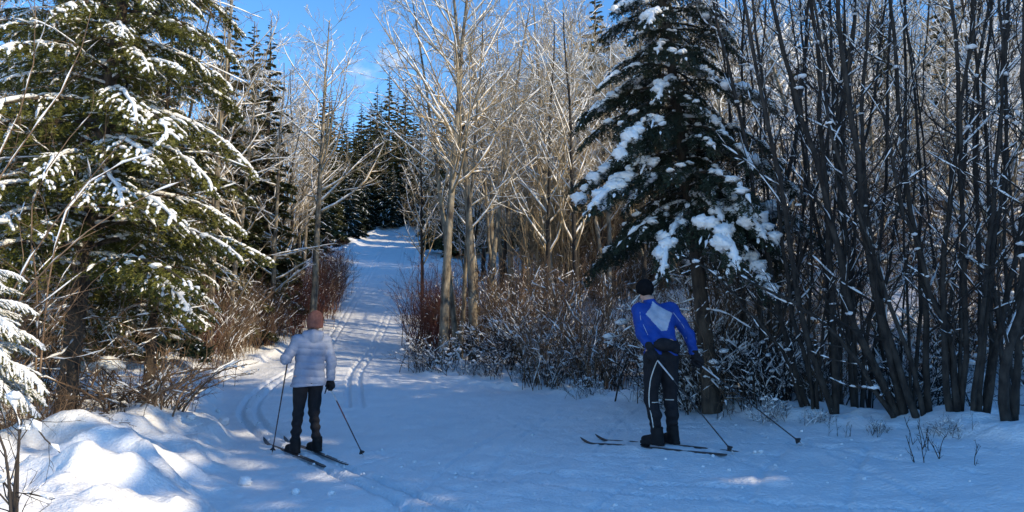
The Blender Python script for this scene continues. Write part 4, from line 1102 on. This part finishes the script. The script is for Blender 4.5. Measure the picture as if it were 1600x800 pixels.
def w2l(q, X, Y, Z, a):
    dx, dy = q[0] - X, q[1] - Y; ca, sa = math.cos(a), math.sin(a)
    return np.array([dx * ca - dy * sa, dx * sa + dy * ca, q[2] - Z])
tlL = w2l(tipWL, WX, WY, wz, az); tlR = w2l(tipWR, WX, WY, wz, az)
axL = (J['hLh'] - tlL) / np.linalg.norm(J['hLh'] - tlL); axR = (J['hRh'] - tlR) / np.linalg.norm(J['hRh'] - tlR)
def w_full(p):
    d = smin([w_body(p), head_fn(p, J['hd'], FW + np.array([.1, 0, -.05]))], 0.02)
    return np.minimum(d, np.minimum(hand_fn(p, J['hLh'], axL, (-.5, -.8, .1), J['wL'], 1, -.003), hand_fn(p, J['hRh'], axR, (.9, -.2, .1), J['wR'], 1, -.003)))
sdf_part('body', w_full, (-.46, -.25, -.02), (.42, .42, 1.72), 0.011, MP['skin'], woman)
def w_trs(p):
    d = smin([chain(p, [J['hL'] + ZUP * 0.02, J['kL'] + [0, -.01, 0], J['aL'] + ZUP * 0.07], [.100, .066, .054]), chain(p, [J['hR'] + ZUP * 0.02, J['kR'] + [0, -.01, 0], J['aR'] + ZUP * 0.07], [.100, .066, .054]), rc(p, J['hL'] + ZUP * .0, J['hR'] + ZUP * .0, .098, .098)], 0.02)
    d = d + 0.018 * n3(p, 14, 3) + 0.008 * np.sin(p[:, 2] * 62 + 5 * n3(p, 6, 5)) * sst(0.62, 0.3, p[:, 2])
    return np.maximum(np.maximum(d, p[:, 2] - 0.90), 0.13 - p[:, 2])
sdf_part('trousers', w_trs, (-.32, -.2, .1), (.28, .32, 1.0), 0.010, MP['blackcloth'], woman)
def w_jak(p):
    ds = []
    for s in ('L', 'R'):
        o = (J['h' + s] - (J['hL'] + J['hR']) / 2)
        ds.append(chain(p, [J['h' + s] - ZUP * 0.08 + o * .20, J['wa'] + o * .62, J['ch'] + o * 0.95, J['s' + s] - [0, 0, .005]], [.118, .105, .112, .070], 0.06))
    d = smin(ds, 0.06)
    d = smin([d, rc(p, J['sL'], J['sR'], .070, .070), rc(p, J['ch'] + ZUP * .06, J['nk'] + ZUP * .005, .09, .072)], 0.05)
    quilt = 0.014 * np.abs(np.sin((p[:, 2] + 0.012 * np.sin(p[:, 0] * 9)) * math.pi / 0.083)) ** 0.5 - 0.010
    d = d - quilt + 0.014 * n3(p, 16, 8)
    d = np.maximum(d, 0.80 + 0.03 * p[:, 0] - p[:, 2])
    for s in ('L', 'R'):
        a, b_, c = J['s' + s], J['e' + s], J['w' + s]
        ar = chain(p, [a - ZUP * 0.01, b_, c], [.068, .059, .052], 0.03)
        t = np.linalg.norm(p - a, axis=1)
        ar = ar - 0.009 * np.abs(np.sin(t * math.pi / 0.075)) ** 0.5 + 0.005 + 0.012 * n3(p, 18, 9)
        cut = (p - c) @ ((c - b_) / np.linalg.norm(c - b_))
        ar = np.maximum(ar, cut - 0.01)
        d = smin([d, ar], 0.022)
    hood = smin([ell(p, J['nk'] + [-.0, -.075, -.005], (.125, .072, .058)), ell(p, J['nk'] + [-.005, -.085, -.055], (.105, .055, .06)), ell(p, J['nk'] + [.0, .0, .028], (.098, .085, .035))], 0.025)
    return smin([d, hood - 0.006 * np.sin(p[:, 0] * 55) * (p[:, 1] < .05)], 0.010)
sdf_part('jacket', w_jak, (-.44, -.24, .76), (.40, .36, 1.56), 0.009, MP['puffer'], woman)
def w_hat(p):
    c = J['hd']; q = p - c
    tilt = np.stack([q[:, 0], q[:, 1], q[:, 2]], 1)
    d = smin([ell(tilt, (0, -.004, .03), (.094, .110, .108)), ell(tilt, (.012, -.01, .10), (.066, .075, .062))], 0.05)
    cuff = np.maximum(ell(tilt, (0, -.004, .005), (.100, .116, .12)), np.abs(tilt[:, 2] + 0.005) - 0.045)
    d = smin([np.maximum(d, -0.055 - tilt[:, 2]), cuff], 0.008)
    th = np.arctan2(q[:, 1], q[:, 0]); return d + 0.0016 * np.sin(th * 46)
sdf_part('hat', w_hat, (-.1, -.1, 1.44), (.2, .24, 1.75), 0.006, MP['hat'], woman)
for s, axx, bk in (('L', axL, (-.5, -.8, .1)), ('R', axR, (.9, -.2, .1))):
    h_ = J['h%sh' % s]; wr = J['w' + s] + (h_ - J['w' + s]) * 0.1
    sdf_part('glove', lambda p: hand_fn(p, h_, axx, bk, wr, 1.05, 0.004), np.minimum(h_, wr) - .10, np.maximum(h_, wr) + .10, 0.005, MP['blackcloth'], woman)
for s in ('L', 'R'):
    a = J['a' + s]; sdf_part('boot', lambda p: boot_fn(p - [0, 0, .02], a, (-.5, .87, 0), .17), a * [1, 1, 0] - [.26, .14, .02], a * [1, 1, 0] + [.16, .30, .24], 0.008, MP['boot'], woman)
ski_pole('dark pole planted by the left hand of the person in the pale puffer jacket', W2w(J['hLh'] + axL * .06), tipWL + ZUP * .01, MP['redshaft'], MP['redshaft'], 0.6, None)
ski_pole('dark pole trailing from the right hand of the person in the pale puffer jacket', W2w(J['hRh'] + axR * .05), tipWR + ZUP * .01, MP['silver'], MP['redshaft'], 0.74, None)
fw = W2d((-.40, .915, 0))
for s, l in (('L', 'black ski under the left boot of the person in the pale puffer jacket'), ('R', 'black ski under the right boot of the person in the pale puffer jacket')):
    a = W2w(J['a' + s]); ski(l, a[:2], fw, 1.02, 0.85, None)

# ------------------------------------------------------------------ the man in the blue jersey
MX, MY = 1.57, 7.9
az, mz, M2w, M2d = person_frame(MX, MY)
man = thing('person', 'person in blue jersey with pale diamond back panel, black hat and tights leaning forward', 'person', (MX, MY, mz), -az)
G = dict(aL=(-.055, -.04, .09), aR=(.105, .10, .09), kL=(-.105, .06, .47), kR=(.095, .17, .48), hL=(-.075, -.03, .90), hR=(.095, .06, .90),
         wa=(.01, .04, 1.06), ch=(-.045, .16, 1.33), sL=(-.225, .115, 1.43), sR=(.135, .255, 1.435), nk=(-.105, .24, 1.525), hd=(-.155, .30, 1.635),
         eL=(-.195, .0, 1.18), wL=(-.10, -.125, 1.03), hLh=(-.07, -.165, .955), eR=(.305, .215, 1.16), wR=(.365, .20, .95), hRh=(.385, .20, .87))
G = {k: np.array(v, float) for k, v in G.items()}
tipML = gpt(1146, 709); tipMR = gpt(1254, 696)
mlL = w2l(tipML, MX, MY, mz, az); mlR = w2l(tipMR, MX, MY, mz, az)
bxL = (G['hLh'] - mlL) / np.linalg.norm(G['hLh'] - mlL); bxR = (G['hRh'] - mlR) / np.linalg.norm(G['hRh'] - mlR)
LOOK = np.array([-.90, .42, -.05])
def m_tor(p, e=0.0):
    ds = []
    hc = (G['hL'] + G['hR']) / 2; sc_ = (G['sL'] + G['sR']) / 2
    for s in ('L', 'R'):
        o = G['h' + s] - hc; so = G['s' + s] - sc_
        ds.append(chain(p, [G['h' + s] + ZUP * 0.02, G['wa'] + o * 0.75, G['ch'] + so * 0.46, G['s' + s] + (sc_ - G['s' + s]) * .25], [.098 + e, .086 + e, .108 + e, .072 + e], 0.06))
    d = smin(ds, 0.06)
    return smin([d, rc(p, G['sL'], G['sR'], .058 + e, .058 + e)], 0.05)
def m_arm(p, s, e=0.0): return chain(p, [G['s' + s], G['e' + s], G['w' + s]], [.060 + e, .047 + e, .033 + e], 0.03)
def m_leg(p, s, e=0.0):
    kn = G['k' + s]; mid = (kn + G['a' + s]) / 2 + np.array([.012, -.025, .05])
    return chain(p, [G['h' + s], (G['h' + s] + kn) / 2 + [0, .01, 0], kn, mid, G['a' + s]], [.090 + e, .078 + e, .058 + e, .056 + e, .036 + e], 0.03)
def m_full(p):
    d = smin([m_tor(p), m_arm(p, 'L'), m_arm(p, 'R'), chain(p, [G['ch'] + ZUP * .08, G['nk'], G['hd'] - ZUP * .05], [.065, .054, .055], 0.03)], 0.035)
    d = smin([d, m_leg(p, 'L'), m_leg(p, 'R')], 0.03)
    d = smin([d, head_fn(p, G['hd'], LOOK, 0.077)], 0.02)
    return np.minimum(d, np.minimum(hand_fn(p, G['hLh'], bxL, (-.8, -.5, .2), G['wL'], 1, -.003), hand_fn(p, G['hRh'], bxR, (.9, -.1, .1), G['wR'], 1, -.003)))
sdf_part('body', m_full, (-.40, -.25, -.02), (.52, .50, 1.80), 0.011, MP['skin'], man)
DIA = np.array([(-.070, 1.525), (-.095, 1.45), (-.145, 1.385), (-.07, 1.30), (.014, 1.205), (.075, 1.21), (.10, 1.29), (.137, 1.395), (.05, 1.44), (-.02, 1.48)])
def in_poly(x, y, P):
    r = np.zeros(len(x), bool); n = len(P)
    for i in range(n):
        x1, y1 = P[i]; x2, y2 = P[(i + 1) % n]
        c = ((y1 > y) != (y2 > y)) & (x < (x2 - x1) * (y - y1) / (y2 - y1 + 1e-12) + x1); r ^= c
    return r
def m_jer(p):
    d = smin([m_tor(p, .006), rc(p, G['ch'] + ZUP * .07, G['nk'] + [-.005, .0, .015], .08, .064)], 0.03)
    for s in ('L', 'R'):
        c, b_ = G['w' + s], G['e' + s]
        cut = (p - c) @ ((c - b_) / np.linalg.norm(c - b_))
        d = smin([d, np.maximum(m_arm(p, s, .013) + .006 * n3(p, 20, 4), cut + .01)], 0.025)
    d = d + 0.013 * n3(p, 13, 2) + 0.008 * n3(p, 26, 12) + 0.004 * np.sin(p[:, 2] * 70 + p[:, 0] * 40) * sst(1.2, 1.05, p[:, 2])
    top = (p[:, 2] - 1.548) - 0.15 * (p[:, 0] + .1)
    return np.maximum(np.maximum(d, 0.945 - p[:, 2]), top)
def j_cls(c):
    cam_side = c[:, 1] < np.interp(c[:, 2], [.9, 1.06, 1.33, 1.45], [.03, .05, .17, .24])
    arm = np.minimum(m_arm(c, 'L', .013), m_arm(c, 'R', .013)) < 0.004
    return (in_poly(c[:, 0], c[:, 2], DIA) & cam_side & ~(arm & (c[:, 0] < -.15))).astype(int)
sdf_part('jersey', m_jer, (-.38, -.2, .9), (.5, .5, 1.62), 0.0075, [MP['blue'], MP['panel']], man, j_cls)
def m_tr(p):
    d = smin([m_leg(p, 'L', .012), m_leg(p, 'R', .012), rc(p, G['hL'] + ZUP * .03, G['hR'] + ZUP * .03, .104, .104)], 0.025)
    d = d + 0.010 * n3(p, 15, 6) + .004 * np.sin(p[:, 2] * 75 + 4 * n3(p, 8, 1)) * sst(.6, .3, p[:, 2])
    return np.maximum(np.maximum(d, p[:, 2] - 1.0), 0.12 - p[:, 2])
sdf_part('tights', m_tr, (-.3, -.22, .08), (.32, .34, 1.04), 0.009, MP['blackcloth'], man)
def m_hat(p):
    f = LOOK / np.linalg.norm(LOOK); q = p - G['hd']
    d = ell(q, (-.0, .0, .035), (.101, .103, .108)) + 0.004 * n3(p, 30, 7)
    plane = q[:, 2] + 0.045 - 0.45 * (q @ f)
    return np.maximum(d, -plane)
sdf_part('hat', m_hat, G['hd'] - [.16, .16, .12], G['hd'] + [.16, .16, .18], 0.007, MP['hatdk'], man)
for s, axx, bk in (('L', bxL, (-.8, -.5, .2)), ('R', bxR, (.9, -.1, .1))):
    h_ = G['h%sh' % s]; wr = G['w' + s] - (h_ - G['w' + s]) * 0.35
    sdf_part('glove', lambda p: smin([hand_fn(p, h_, axx, bk, G['w' + s], 1.08, 0.006), rc(p, G['w' + s], wr, .042, .047)], .015), np.minimum(h_, wr) - .11, np.maximum(h_, wr) + .11, 0.0055, MP['blackcloth'], man)
for s in ('L', 'R'):
    a = G['a' + s]; sdf_part('boot', lambda p: boot_fn(p - [0, 0, .02], a, (-.777, .629, 0), .19), a * [1, 1, 0] - [.30, .16, .02], a * [1, 1, 0] + [.16, .28, .26], 0.008, MP['boot'], man)
def on_front(fn, x, z, y0=-.4):
    ys = np.linspace(y0, .4, 160); d = fn(np.stack([np.full(160, x), ys, np.full(160, z)], 1)); i = np.nonzero(d < 0.002)[0]
    return np.array([x, ys[i[0]] if len(i) else 0.05, z])
def fp(px, py): return ((px - 1030) / 146.0, (693 - py) / 146.0)
line = [fp(1026, 560), fp(1020, 575), fp(1015, 590), fp(1012, 612), fp(1012, 630), fp(1016, 648), fp(1018, 664), fp(1021, 674)]
tube_line('piping', resample(np.array([on_front(m_tr, *q_) for q_ in line]), 20), [.0065] * 20, MP['white'], man, 6)
for (xa, xb, za) in ((-.095, -.035, .455), (.045, .135, .475)):
    tube_line('reflective_band', [on_front(m_tr, x_, za) for x_ in np.linspace(xa, xb, 6)], [.005] * 6, MP['white'], man, 5)
tube_line('sleeve_piping', resample(np.array([on_front(m_jer, *fp(*q_)) for q_ in ((1000, 487), (1001, 500), (1007, 512), (1012, 524))]), 12), [.0035] * 12, MP['panel'], man, 5)
tube_line('sleeve_piping', resample(np.array([on_front(m_jer, *fp(*q_)) for q_ in ((1051, 488), (1060, 500), (1068, 512), (1071, 530))]), 12), [.0035] * 12, MP['panel'], man, 5)
pack = thing('waist_pack', 'black waist pack strapped round the blue jersey', 'bag', (MX, MY, mz), -az)
def belt(p): return np.maximum(np.abs(m_tor(p, .017)) - .006, np.abs(p[:, 2] - 1.065 - .1 * (p[:, 0])) - .022)
sdf_part('belt', belt, (-.3, -.2, .98), (.3, .34, 1.16), 0.006, MP['blackcloth'], pack)
def pouch(p): return np.maximum(smin([ell(p, (.035, -.075, 1.06), (.125, .085, .072)), ell(p, (.15, .02, 1.03), (.062, .085, .080))], .03) + .006 * n3(p, 25, 3), -m_tor(p, .02))
sdf_part('pouch', pouch, (-.16, -.22, .92), (.30, .16, 1.18), 0.007, MP['blackcloth'], pack)
ski_pole('white topped black pole slanting back from the left hand of the person in blue', M2w(G['hLh'] + bxL * .06), tipML + ZUP * .01, MP['silver'], MP['shaft'], 0.70, None)
ski_pole('white topped black pole slanting back from the right hand of the person in blue', M2w(G['hRh'] + bxR * .05), tipMR + ZUP * .01, MP['silver'], MP['shaft'], 0.74, None)
fm = M2d((-.777, .629, 0))
for s, l in (('L', 'black ski under the left boot of the person in blue'), ('R', 'black ski under the right boot of the person in blue')):
    a = M2w(G['a' + s]); ski(l, a[:2], fm, 1.12, 0.85, None)
